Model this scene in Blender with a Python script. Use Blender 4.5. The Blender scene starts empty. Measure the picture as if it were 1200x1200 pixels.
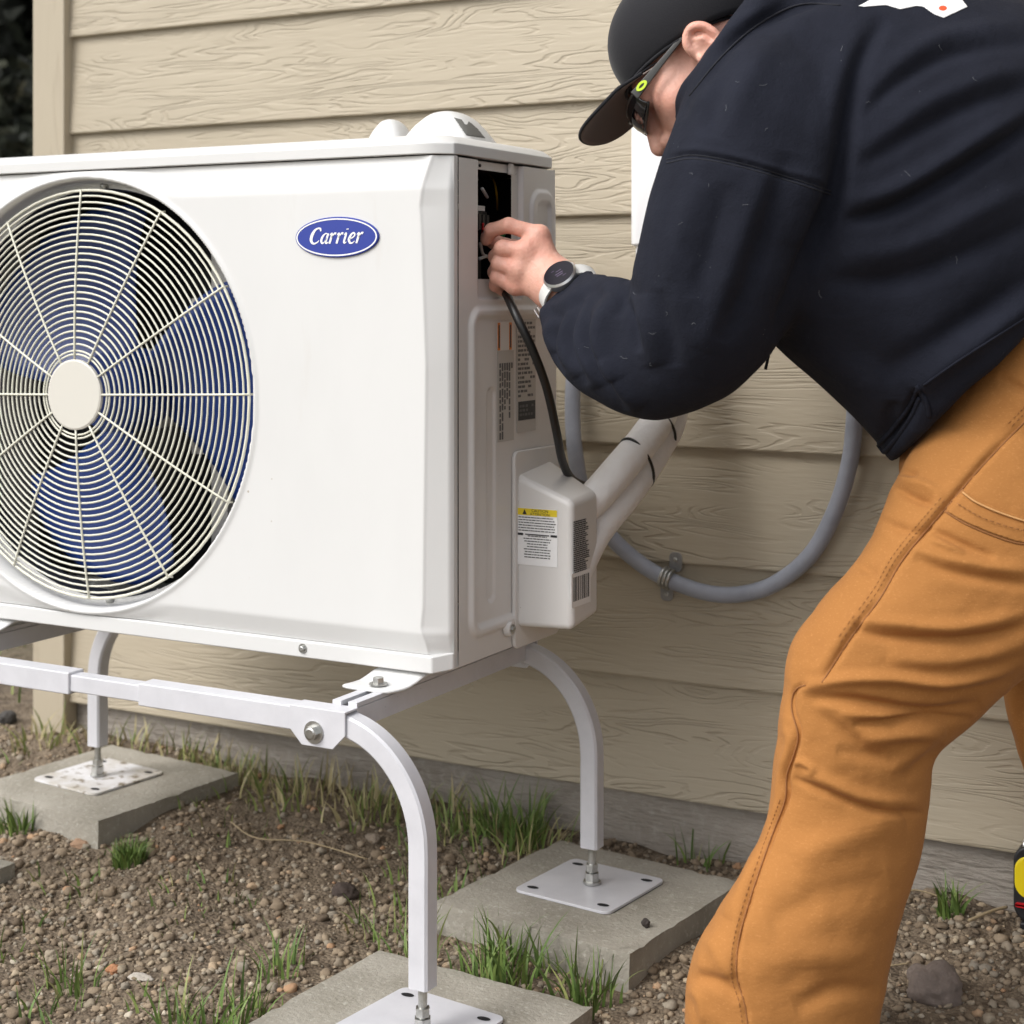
import bpy, bmesh, math, random
import numpy as np
from mathutils import Vector, Matrix, noise as mnoise
from mathutils.bvhtree import BVHTree
random.seed(7); rng = np.random.default_rng(7)
PI = math.pi
SC = bpy.context.scene
COL = SC.collection

# ---------------------------------------------------------------- camera, world, sun, exposure
CZ = 0.89; FP = 1934.0; TH = math.radians(28.7); HY = 345.0; CX = 600.0
Fv = Vector((-math.sin(TH), math.cos(TH), 0)); Rv = Vector((math.cos(TH), math.sin(TH), 0)); Zv = Vector((0, 0, 1))
cam_d = bpy.data.cameras.new('camera'); cam = bpy.data.objects.new('camera', cam_d); COL.objects.link(cam)
cam.location = (0, 0, CZ); cam.rotation_euler = (PI/2, 0, TH)
cam_d.sensor_width = 36; cam_d.sensor_height = 36; cam_d.lens = FP/1200*36
cam_d.shift_y = -(600-HY)/1200; cam_d.clip_end = 500; cam_d.clip_start = .05
cam_d.dof.use_dof = True; cam_d.dof.focus_distance = 2.06; cam_d.dof.aperture_fstop = 6.0
SC.camera = cam
SUN_EL, SUN_AZ = 47, -30        # azimuth measured from -Y towards -X (light comes from the left, behind the camera)
sdir = Vector((math.sin(math.radians(SUN_AZ))*math.cos(math.radians(SUN_EL)), -math.cos(math.radians(SUN_AZ))*math.cos(math.radians(SUN_EL)), math.sin(math.radians(SUN_EL))))
w = bpy.data.worlds.new('World'); SC.world = w; w.use_nodes = True
wn = w.node_tree; bg = wn.nodes['Background']
sky = wn.nodes.new('ShaderNodeTexSky'); sky.sky_type = 'NISHITA'; sky.sun_disc = False
sky.sun_elevation = math.radians(SUN_EL); sky.sun_rotation = math.atan2(sdir.x, sdir.y); sky.dust_density = 4; sky.air_density = 1.0
hs = wn.nodes.new('ShaderNodeHueSaturation'); hs.inputs['Saturation'].default_value = .22
wn.links.new(sky.outputs[0], hs.inputs['Color']); wn.links.new(hs.outputs[0], bg.inputs['Color'])
bg.inputs['Strength'].default_value = .15
sl = bpy.data.lights.new('sun', 'SUN'); so = bpy.data.objects.new('sun', sl); COL.objects.link(so)
sl.energy = .88; sl.angle = math.radians(24); sl.color = (1, .98, .955)
so.rotation_euler = sdir.to_track_quat('Z', 'Y').to_euler()
SC.view_settings.view_transform = 'Standard'; SC.view_settings.look = 'None'
SC.view_settings.gamma = 1; SC.view_settings.use_curve_mapping = False; SC.view_settings.exposure = 0.60

# ---------------------------------------------------------------- measuring helpers (photo pixels -> the place)
def ray(px, py): return Fv + Rv*((px-CX)/FP) + Zv*((HY-py)/FP)
def at(px, py, d): return ray(px, py)*d + Vector((0, 0, CZ))
def onY(px, py, Y): r = ray(px, py); return r*(Y/r.y) + Vector((0, 0, CZ))
def onX(px, py, X): r = ray(px, py); return r*(X/r.x) + Vector((0, 0, CZ))
def onZ(px, py, Z): r = ray(px, py); return r*((Z-CZ)/r.z) + Vector((0, 0, CZ))

# ---------------------------------------------------------------- materials
def mat(name, col, rough=.6, metal=0, spec=.5, noise=None, bump=None, coat=0, speck=None, sss=0, sheen=0, emit=None):
    """noise=(scale, colour2, lo, hi, stretch) ; bump=(scale, strength, distance, stretch) ; speck=(scale, colour, threshold)"""
    m = bpy.data.materials.new(name); m.use_nodes = True
    nt = m.node_tree; N = nt.nodes; L = nt.links; b = N['Principled BSDF']
    b.inputs['Base Color'].default_value = (*col, 1); b.inputs['Roughness'].default_value = rough
    b.inputs['Metallic'].default_value = metal; b.inputs['Specular IOR Level'].default_value = spec
    b.inputs['Coat Weight'].default_value = coat
    if sheen: b.inputs['Sheen Weight'].default_value = sheen; b.inputs['Sheen Roughness'].default_value = .4
    if sss: b.inputs['Subsurface Weight'].default_value = sss; b.inputs['Subsurface Radius'].default_value = (.012, .004, .002); b.inputs['Subsurface Scale'].default_value = 1
    tc = N.new('ShaderNodeTexCoord')
    def mapped(stretch):
        mp = N.new('ShaderNodeMapping'); mp.inputs['Scale'].default_value = stretch; L.new(tc.outputs['Object'], mp.inputs[0]); return mp.outputs[0]
    out = None
    if noise:
        for i, (sc, c2, lo, hi, st) in enumerate(noise if isinstance(noise, list) else [noise]):
            n = N.new('ShaderNodeTexNoise'); n.inputs['Scale'].default_value = sc; n.inputs['Detail'].default_value = 6; n.inputs['Roughness'].default_value = .6
            L.new(mapped(st), n.inputs[0])
            mr = N.new('ShaderNodeMapRange'); mr.inputs[1].default_value = lo; mr.inputs[2].default_value = hi; L.new(n.outputs[0], mr.inputs[0])
            mx = N.new('ShaderNodeMix'); mx.data_type = 'RGBA'
            if out is None: mx.inputs[6].default_value = (*col, 1)
            else: L.new(out, mx.inputs[6])
            mx.inputs[7].default_value = (*c2, 1); L.new(mr.outputs[0], mx.inputs[0]); out = mx.outputs[2]
    if speck:
        sc, c2, th = speck
        n = N.new('ShaderNodeTexVoronoi'); n.inputs['Scale'].default_value = sc; L.new(mapped((1, 1, 1)), n.inputs[0])
        n2 = N.new('ShaderNodeTexNoise'); n2.inputs['Scale'].default_value = sc*.13; L.new(mapped((1, 1, 1)), n2.inputs[0])
        ad = N.new('ShaderNodeMath'); ad.operation = 'MULTIPLY_ADD'; L.new(n2.outputs[0], ad.inputs[0]); ad.inputs[1].default_value = -.35; L.new(n.outputs['Distance'], ad.inputs[2])
        lt = N.new('ShaderNodeMath'); lt.operation = 'LESS_THAN'; lt.inputs[1].default_value = th-.2; L.new(ad.outputs[0], lt.inputs[0])
        mx = N.new('ShaderNodeMix'); mx.data_type = 'RGBA'
        if out is None: mx.inputs[6].default_value = (*col, 1)
        else: L.new(out, mx.inputs[6])
        mx.inputs[7].default_value = (*c2, 1); L.new(lt.outputs[0], mx.inputs[0]); out = mx.outputs[2]
    if out is not None: L.new(out, b.inputs['Base Color'])
    if bump:
        prev = None
        for sc, st, dist, stre in (bump if isinstance(bump, list) else [bump]):
            n = N.new('ShaderNodeTexNoise'); n.inputs['Scale'].default_value = sc; n.inputs['Detail'].default_value = 5; L.new(mapped(stre), n.inputs[0])
            bp = N.new('ShaderNodeBump'); bp.inputs['Strength'].default_value = st; bp.inputs['Distance'].default_value = dist; L.new(n.outputs[0], bp.inputs['Height'])
            if prev is not None: L.new(prev, bp.inputs['Normal'])
            prev = bp.outputs[0]
        L.new(prev, b.inputs['Normal'])
    return m
U = (1, 1, 1)
M = {}
M['unit_front'] = mat('unit_paint', (.665, .665, .655), .36, noise=[(3, (.615, .615, .605), .4, .75, (1, 1, .5)), (16, (.63, .62, .60), .62, .8, (1.5, 1, .35))], bump=(500, .05, .001, U), speck=(46, (.42, .38, .32), .012))
M['unit_side'] = mat('unit_side_paint', (.68, .665, .645), .38, noise=(6, (.63, .61, .585), .4, .8, (1, 1, .3)), bump=(500, .05, .001, U), speck=(160, (.2, .17, .13), .03))
M['grille'] = mat('cream_wire', (.72, .71, .60), .35)
M['hub'] = mat('hub_plastic', (.62, .60, .54), .5)
M['blade'] = mat('blue_blade', (.008, .028, .15), .32, noise=(8, (.014, .045, .20), .4, .7, U))
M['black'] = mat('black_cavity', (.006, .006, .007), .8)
M['dark'] = mat('dark_plastic', (.015, .015, .017), .45)
M['coil'] = mat('coil_fins', (.01, .011, .013), .5, bump=(400, .5, .002, (1, 1, .05)))
M['bracket'] = mat('galvanised', (.36, .36, .36), .4, metal=.6, noise=(30, (.25, .25, .25), .4, .7, U))
M['zinc'] = mat('zinc_bolt', (.55, .55, .53), .3, metal=.9, noise=(60, (.3, .3, .28), .4, .7, U))
M['stand'] = mat('white_powder_coat', (.60, .60, .63), .38, noise=(25, (.54, .54, .57), .4, .75, U), speck=(60, (.10, .09, .08), .022), bump=(300, .08, .001, U))
M['plate'] = mat('scuffed_plate', (.70, .70, .72), .45, noise=[(14, (.50, .47, .42), .45, .62, U), (48, (.20, .16, .11), .57, .66, U)])
M['concrete'] = mat('pad_concrete', (.36, .335, .285), .9, noise=[(9, (.25, .23, .185), .35, .7, U), (120, (.42, .395, .34), .55, .7, U)], bump=[(160, .5, .004, U), (500, .35, .002, U)], speck=(130, (.5, .48, .43), .05))
M['found'] = mat('foundation_concrete', (.35, .315, .275), .9, noise=[(5, (.26, .23, .195), .4, .7, (1, 1, 3)), (60, (.36, .33, .29), .5, .7, U)], bump=[(30, .6, .01, (1, 1, 5)), (200, .4, .003, U)])
M['emblem'] = mat('emblem_blue', (.012, .034, .29), .3, coat=.2)
M['white'] = mat('white_print', (.85, .85, .85), .4)
M['sticker'] = mat('sticker', (.70, .70, .68), .4)
M['sticker_dull'] = mat('sticker_dull', (.50, .48, .45), .45)
M['ink'] = mat('ink', (.02, .02, .022), .5)
M['ink_grey'] = mat('ink_grey', (.10, .10, .10), .5)
M['yellow'] = mat('yellow_print', (.75, .58, .03), .4)
M['orange'] = mat('orange_print', (.70, .22, .02), .4)
M['cable'] = mat('black_cable', (.008, .008, .008), .42)
M['conduit'] = mat('grey_conduit', (.34, .36, .42), .42, noise=(20, (.28, .30, .35), .4, .7, U))
M['wrap'] = mat('white_wrap', (.82, .81, .80), .5, noise=(12, (.72, .70, .68), .45, .75, U), bump=[(9, .5, .02, (1, 1, 1)), (90, .25, .003, U)])
M['duct'] = mat('white_duct', (.83, .83, .84), .35)
M['red'] = mat('red_wire', (.5, .01, .015), .4); M['green'] = mat('green_wire', (.01, .18, .06), .4)
M['ywire'] = mat('yellow_wire', (.45, .25, .01), .4); M['wwire'] = mat('white_wire', (.6, .6, .6), .4)
M['straw'] = mat('dry_straw', (.32, .25, .15), .8)
M['bark'] = mat('bark', (.05, .035, .025), .9, bump=(30, .8, .02, (1, 1, .2)))

# lap siding: embossed wood grain
def siding_mat(name, trim=False):
    m = bpy.data.materials.new(name); m.use_nodes = True; nt = m.node_tree; N = nt.nodes; L = nt.links; b = N['Principled BSDF']
    tc = N.new('ShaderNodeTexCoord'); oi = N.new('ShaderNodeObjectInfo')
    off = N.new('ShaderNodeCombineXYZ'); ml = N.new('ShaderNodeMath'); ml.operation = 'MULTIPLY'; ml.inputs[1].default_value = 37.0
    L.new(oi.outputs['Random'], ml.inputs[0]); L.new(ml.outputs[0], off.inputs[0]); L.new(ml.outputs[0], off.inputs[2])
    va = N.new('ShaderNodeVectorMath'); L.new(tc.outputs['Object'], va.inputs[0]); L.new(off.outputs[0], va.inputs[1])
    def mp(s, r=(0, 0, 0)):
        q = N.new('ShaderNodeMapping'); q.inputs['Scale'].default_value = s; L.new(va.outputs[0], q.inputs[0]); return q.outputs[0]
    def noi(s, sc=1., det=3, dis=0., ro=.5):
        n = N.new('ShaderNodeTexNoise'); n.inputs['Scale'].default_value = sc; n.inputs['Detail'].default_value = det; n.inputs['Distortion'].default_value = dis; n.inputs['Roughness'].default_value = ro; L.new(mp(s), n.inputs[0]); return n.outputs[0]
    def math2(op, a, bb):
        q = N.new('ShaderNodeMath'); q.operation = op
        for i, v in enumerate((a, bb)):
            if v is None: continue
            if isinstance(v, (int, float)): q.inputs[i].default_value = v
            else: L.new(v, q.inputs[i])
        return q.outputs[0]
    S = (2.3, 1, 19.) if not trim else (12., 1, .9)
    field = noi(S, 1.0, 2, .6)                       # contour lines of a stretched field = growth rings
    fine = noi((S[0]*6, 1, S[2]*6), 1.0, 3, .3)
    ph = math2('ADD', math2('MULTIPLY', field, 105.), math2('MULTIPLY', fine, 5.))
    ring = math2('SINE', ph, None)
    rr = N.new('ShaderNodeMapRange'); rr.interpolation_type = 'SMOOTHSTEP'; rr.inputs[1].default_value = .1; rr.inputs[2].default_value = 1.0; L.new(ring, rr.inputs[0])
    mask = N.new('ShaderNodeMapRange'); mask.inputs[1].default_value = .40; mask.inputs[2].default_value = .62; L.new(noi((S[0]*2.2, 1, S[2]*1.2), 1.0, 2, .4), mask.inputs[0])
    h = math2('MULTIPLY', rr.outputs[0], mask.outputs[0])
    fib = noi((14, 1, 130) if not trim else (130, 1, 14), 1.0, 4, .2)
    bp = N.new('ShaderNodeBump'); bp.invert = True; bp.inputs['Strength'].default_value = .7 if not trim else .35; bp.inputs['Distance'].default_value = .0022; L.new(h, bp.inputs['Height'])
    b2 = N.new('ShaderNodeBump'); b2.inputs['Strength'].default_value = .7; b2.inputs['Distance'].default_value = .0012; L.new(fib, b2.inputs['Height']); L.new(bp.outputs[0], b2.inputs['Normal'])
    L.new(b2.outputs[0], b.inputs['Normal'])
    tone = N.new('ShaderNodeMix'); tone.data_type = 'RGBA'; tone.inputs[6].default_value = (.455, .395, .298, 1); tone.inputs[7].default_value = (.39, .337, .25, 1)
    L.new(noi((3, 1, 5), 1.0, 5), tone.inputs[0])
    t2 = N.new('ShaderNodeMix'); t2.data_type = 'RGBA'; t2.inputs[7].default_value = (.29, .235, .17, 1); L.new(tone.outputs[2], t2.inputs[6])
    f2 = math2('MULTIPLY', h, .15); L.new(f2, t2.inputs[0])
    L.new(t2.outputs[2], b.inputs['Base Color']); b.inputs['Roughness'].default_value = .62
    return m
M['siding'] = siding_mat('beige_lap_siding'); M['trim'] = siding_mat('beige_trim', True)

def varied(name, cols, rough=.9, bump=None):
    """one colour per mesh island from a ramp"""
    m = bpy.data.materials.new(name); m.use_nodes = True; nt = m.node_tree; N = nt.nodes; L = nt.links; b = N['Principled BSDF']
    at_ = N.new('ShaderNodeAttribute'); at_.attribute_name = 'tint'; cr = N.new('ShaderNodeValToRGB'); cr.color_ramp.interpolation = 'LINEAR'
    e = cr.color_ramp.elements
    for i, (p, c) in enumerate(cols):
        if i < 2: e[i].position = p; e[i].color = (*c, 1)
        else: q = e.new(p); q.color = (*c, 1)
    L.new(at_.outputs['Fac'], cr.inputs[0]); L.new(cr.outputs[0], b.inputs['Base Color']); b.inputs['Roughness'].default_value = rough
    if bump:
        tc = N.new('ShaderNodeTexCoord'); n = N.new('ShaderNodeTexNoise'); n.inputs['Scale'].default_value = bump[0]; L.new(tc.outputs['Object'], n.inputs[0])
        bp = N.new('ShaderNodeBump'); bp.inputs['Strength'].default_value = bump[1]; bp.inputs['Distance'].default_value = bump[2]; L.new(n.outputs[0], bp.inputs['Height']); L.new(bp.outputs[0], b.inputs['Normal'])
    return m
M['pebble'] = varied('gravel_stone', [(0, (.11, .080, .053)), (.3, (.205, .155, .104)), (.5, (.285, .220, .150)), (.7, (.235, .205, .162)), (.85, (.38, .305, .21)), (.95, (.38, .22, .12)), (1, (.48, .42, .33))], .92, (300, .4, .002))
M['grass'] = varied('grass_blade', [(0, (.07, .12, .025)), (.35, (.115, .19, .04)), (.65, (.18, .25, .06)), (.85, (.28, .28, .10)), (1, (.40, .34, .18))], .6)
M['leaf'] = varied('needle_leaf', [(0, (.006, .008, .004)), (.5, (.014, .018, .007)), (1, (.040, .036, .014))], .9)
def ground_mat():
    m = bpy.data.materials.new('dirt'); m.use_nodes = True; nt = m.node_tree; N = nt.nodes; L = nt.links; b = N['Principled BSDF']
    tc = N.new('ShaderNodeTexCoord')
    def noi(sc, det=6, ro=.6):
        n = N.new('ShaderNodeTexNoise'); n.inputs['Scale'].default_value = sc; n.inputs['Detail'].default_value = det; n.inputs['Roughness'].default_value = ro; L.new(tc.outputs['Object'], n.inputs[0]); return n.outputs[0]
    cr = N.new('ShaderNodeValToRGB'); cr.color_ramp.elements[0].position = .35; cr.color_ramp.elements[0].color = (.092, .066, .043, 1); cr.color_ramp.elements[1].position = .72; cr.color_ramp.elements[1].color = (.25, .195, .135, 1)
    L.new(noi(45), cr.inputs[0])
    cr2 = N.new('ShaderNodeMix'); cr2.data_type = 'RGBA'; cr2.inputs[7].default_value = (.05, .07, .025, 1); L.new(cr.outputs[0], cr2.inputs[6])
    sx = N.new('ShaderNodeSeparateXYZ'); L.new(tc.outputs['Object'], sx.inputs[0])
    mr = N.new('ShaderNodeMapRange'); mr.inputs[1].default_value = -2.5; mr.inputs[2].default_value = -4.2; L.new(sx.outputs[0], mr.inputs[0]); L.new(mr.outputs[0], cr2.inputs[0])
    L.new(cr2.outputs[2], b.inputs['Base Color']); b.inputs['Roughness'].default_value = .95
    v = N.new('ShaderNodeTexVoronoi'); v.inputs['Scale'].default_value = 170; L.new(tc.outputs['Object'], v.inputs[0])
    bp = N.new('ShaderNodeBump'); bp.invert = True; bp.inputs['Strength'].default_value = .9; bp.inputs['Distance'].default_value = .004; L.new(v.outputs['Distance'], bp.inputs['Height'])
    b2 = N.new('ShaderNodeBump'); b2.inputs['Strength'].default_value = .8; b2.inputs['Distance'].default_value = .006; L.new(noi(60), b2.inputs['Height']); L.new(bp.outputs[0], b2.inputs['Normal']); L.new(b2.outputs[0], b.inputs['Normal'])
    return m
M['ground'] = ground_mat()

# ---------------------------------------------------------------- mesh helpers
def tag(o, label=None, cat=None, group=None, kind=None):
    if label: o['label'] = label
    if cat: o['category'] = cat
    if group: o['group'] = group
    if kind: o['kind'] = kind
    return o
def empty(name, loc, label, cat, group=None):
    o = bpy.data.objects.new(name, None); o.location = loc; o.empty_display_size = .05; COL.objects.link(o); return tag(o, label, cat, group)
def link(name, me, m, parent=None, smooth=True):
    o = bpy.data.objects.new(name, me); COL.objects.link(o)
    if m: me.materials.append(m)
    if smooth: me.polygons.foreach_set('use_smooth', [True]*len(me.polygons))
    if parent:
        o.parent = parent; o.matrix_parent_inverse = Matrix.Translation(parent.location).inverted() if parent.parent is None else Matrix.Translation(parent.parent.location).inverted() @ Matrix.Identity(4)
        if parent.parent is not None: o.matrix_parent_inverse = Matrix.Identity(4)
    return o
def from_np(name, V, Fc, m, parent=None, smooth=True, tint=None):
    me = bpy.data.meshes.new(name); V = np.asarray(V, np.float32); Fc = np.asarray(Fc, np.int32); k = Fc.shape[1]
    me.vertices.add(len(V)); me.vertices.foreach_set('co', V.ravel())
    me.loops.add(Fc.size); me.loops.foreach_set('vertex_index', Fc.ravel())
    me.polygons.add(len(Fc)); me.polygons.foreach_set('loop_start', np.arange(0, Fc.size, k, dtype=np.int32))
    me.update(calc_edges=True); me.validate()
    if tint is not None:
        a = me.attributes.new('tint', 'FLOAT', 'POINT'); a.data.foreach_set('value', np.asarray(tint, np.float32))
    return link(name, me, m, parent, smooth)
def done(name, bm, m, parent=None, smooth=False, bevel=0, seg=2):
    me = bpy.data.meshes.new(name); bmesh.ops.recalc_face_normals(bm, faces=bm.faces); bm.to_mesh(me); bm.free()
    o = link(name, me, m, parent, smooth or bevel > 0)
    if bevel:
        md = o.modifiers.new('bevel', 'BEVEL'); md.width = bevel; md.segments = seg; md.limit_method = 'ANGLE'; md.angle_limit = math.radians(35)
        md.harden_normals = True
    return o
def bbox(bm, x0, x1, y0, y1, z0, z1, mtx=None):
    vs = [bm.verts.new(v) for v in ((x0,y0,z0),(x1,y0,z0),(x1,y1,z0),(x0,y1,z0),(x0,y0,z1),(x1,y0,z1),(x1,y1,z1),(x0,y1,z1))]
    if mtx:
        for v in vs: v.co = mtx @ v.co
    for f in ((0,1,2,3),(4,5,6,7),(0,1,5,4),(1,2,6,5),(2,3,7,6),(3,0,4,7)): bm.faces.new([vs[i] for i in f])
def box(name, x0, x1, y0, y1, z0, z1, m, parent=None, bevel=.0, seg=2):
    bm = bmesh.new(); bbox(bm, x0, x1, y0, y1, z0, z1); return done(name, bm, m, parent, bevel=bevel, seg=seg)
def cyl(bm, a, b, r1, r2=None, n=20, cap=True):
    a, b = Vector(a), Vector(b); r2 = r1 if r2 is None else r2
    q = (b-a).to_track_quat('Z', 'Y'); A, B = [], []
    for i in range(n):
        t = 2*PI*i/n; d = q @ Vector((math.cos(t), math.sin(t), 0)); A.append(bm.verts.new(a+d*r1)); B.append(bm.verts.new(b+d*r2))
    for i in range(n): bm.faces.new((A[i], A[(i+1) % n], B[(i+1) % n], B[i]))
    if cap: bm.faces.new(A[::-1]); bm.faces.new(B)
def smooth_path(pts, n=8, closed=False):
    P = [Vector(p) for p in pts]; out = []; m = len(P)
    rngs = range(m) if closed else range(m-1)
    for i in rngs:
        p0 = P[(i-1) % m] if (closed or i > 0) else P[0]*2-P[1]; p1 = P[i]; p2 = P[(i+1) % m]; p3 = P[(i+2) % m] if (closed or i+2 < m) else P[-1]*2-P[-2]
        for k in range(n):
            t = k/n; out.append(.5*((2*p1)+(p2-p0)*t+(2*p0-5*p1+4*p2-p3)*t*t+(3*p1-p0-3*p2+p3)*t**3))
    if not closed: out.append(P[-1].copy())
    return out
def tube(bm, pts, r, n=10, closed=False, sm=8, cap=True):
    P = smooth_path(pts, sm, closed) if sm else [Vector(p) for p in pts]; rings = []; m = len(P); prev = None
    rf = r if callable(r) else (lambda t: r)
    for i, p in enumerate(P):
        tg = (P[(i+1) % m]-P[i-1]) if (closed or 0 < i < m-1) else (P[1]-P[0] if i == 0 else P[-1]-P[-2])
        tg.normalize()
        if prev is None: prev = tg.orthogonal().normalized()
        prev = (prev-tg*prev.dot(tg)).normalized(); bn = tg.cross(prev); rr = rf(i/max(1, m-1))
        rings.append([bm.verts.new(p+(prev*math.cos(2*PI*k/n)+bn*math.sin(2*PI*k/n))*rr) for k in range(n)])
    for i in range(m if closed else m-1):
        A, B = rings[i], rings[(i+1) % m]; s = 0
        if closed and i == m-1: s = min(range(n), key=lambda q: (A[0].co-B[q].co).length)
        for k in range(n): bm.faces.new((A[k], A[(k+1) % n], B[(k+1+s) % n], B[(k+s) % n]))
    if cap and not closed: bm.faces.new(rings[0][::-1]); bm.faces.new(rings[-1])
def tubeo(name, pts, r, m, parent=None, n=10, closed=False, sm=8):
    bm = bmesh.new(); tube(bm, pts, r, n, closed, sm); return done(name, bm, m, parent, smooth=True)
def poly_prism(bm, pts, vec):
    A = [bm.verts.new(p) for p in pts]; B = [bm.verts.new(Vector(p)+Vector(vec)) for p in pts]; n = len(A)
    bm.faces.new(A); bm.faces.new(B[::-1])
    for i in range(n): bm.faces.new((A[i], B[i], B[(i+1) % n], A[(i+1) % n]))
def rrect(cx, cz, w, h, r, n=5):
    out = []
    for sx, sz, a0 in ((1, 1, 0), (-1, 1, 90), (-1, -1, 180), (1, -1, 270)):
        for k in range(n+1):
            a = math.radians(a0+90*k/n); out.append((cx+sx*(w/2-r)+r*math.cos(a), cz+sz*(h/2-r)+r*math.sin(a)))
    return out
def sd_rr(x, z, x0, x1, z0, z1, r):
    qx = np.abs(x-(x0+x1)/2)-(x1-x0)/2+r; qz = np.abs(z-(z0+z1)/2)-(z1-z0)/2+r
    return np.hypot(np.maximum(qx, 0), np.maximum(qz, 0))+np.minimum(np.maximum(qx, qz), 0)-r
def sstep(a, b, x): t = np.clip((x-a)/(b-a), 0, 1); return t*t*(3-2*t)
def panel(name, us, vs, toworld, hole, m, parent, jig=.5):
    """grid sheet in (u, v); hole(u, v) < 0 is cut out, its rim snapped to the outline"""
    Ug, Vg = np.meshgrid(us, vs, indexing='ij'); h = (us[1]-us[0])
    if hole is not None:
        for _ in range(3):
            d = hole(Ug, Vg); e = 1e-4; gx = (hole(Ug+e, Vg)-d)/e; gz = (hole(Ug, Vg+e)-d)/e; k = np.abs(d) < h*.62
            Ug = np.where(k, Ug-d*gx, Ug); Vg = np.where(k, Vg-d*gz, Vg)
    P = toworld(Ug, Vg); n0, n1 = Ug.shape; idx = np.arange(n0*n1).reshape(n0, n1)
    Q = np.stack([idx[:-1, :-1], idx[1:, :-1], idx[1:, 1:], idx[:-1, 1:]], -1).reshape(-1, 4)
    if hole is not None:
        cu = Ug.ravel()[Q].mean(1); cv = Vg.ravel()[Q].mean(1); Q = Q[hole(cu, cv) > -1e-5]
    V = P.reshape(-1, 3); used = np.unique(Q); mp = -np.ones(len(V), int); mp[used] = np.arange(len(used))
    return from_np(name, V[used], mp[Q], m, parent)
def bolt(bm, c, nrm, r, hgt, washer=True):
    c, nrm = Vector(c), Vector(nrm).normalized()
    if washer: cyl(bm, c, c+nrm*r*.22, r*1.55, n=24); c = c+nrm*r*.22
    cyl(bm, c, c+nrm*hgt, r, n=6); cyl(bm, c+nrm*hgt, c+nrm*(hgt+r*.12), r*.85, r*.6, n=16)

# ================================================================ SETTING: ground
YW = 2.35; XR = -1.051
def gh(x, y):
    x = np.asarray(x, float); y = np.asarray(y, float)
    base = .032*sstep(1.75, 2.3, y) + .03*sstep(-1.1, -2.3, x)*sstep(1.5, 2.1, y)
    nz = .006*np.sin(x*9+1.3)*np.cos(y*11) + .004*np.sin(x*23+y*17) + .0025*np.sin(x*51-y*43)
    near = sstep(8, 4, np.abs(x))*sstep(8, 4, np.abs(y))
    return base*near + nz*near
xs = np.unique(np.concatenate([np.linspace(-60, -4, 30), np.arange(-4, 1.2, .018), np.linspace(1.2, 60, 30)]))
ys = np.unique(np.concatenate([np.linspace(-60, .8, 30), np.arange(.8, 3.4, .018), np.linspace(3.4, 60, 30)]))
g = panel('ground', xs, ys, lambda a, b: np.stack([a, b, gh(a, b)], -1), None, M['ground'], None); tag(g, kind='structure')

# pads: footprint (cx, cy, half x, half y, top z, angle)
LEGS = {'fr': (-1.018, 1.642, .029), 'rr': (-1.018, 2.094, .060), 'rl': (-1.955, 2.112, .076), 'fl': (-1.955, 1.642, .04)}
PADS = {'fr': (-1.050, 1.660, .162, .160, .024, -3.5), 'rr': (-1.012, 2.079, .156, .157, .055, -6.5), 'rl': (-1.94, 2.114, .156, .157, .071, -5), 'fl': (-2.008, 1.66, .158, .158, .036, 0)}
def in_pad(x, y, mg=0.):
    r = np.zeros(np.shape(x), bool)
    for cx, cy, hx, hy, zt, a in PADS.values():
        ca, sa = math.cos(math.radians(-a)), math.sin(math.radians(-a)); u, v = (x-cx)*ca-(y-cy)*sa, (x-cx)*sa+(y-cy)*ca; r |= (np.abs(u) < hx+mg) & (np.abs(v) < hy+mg)
    return r

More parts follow.
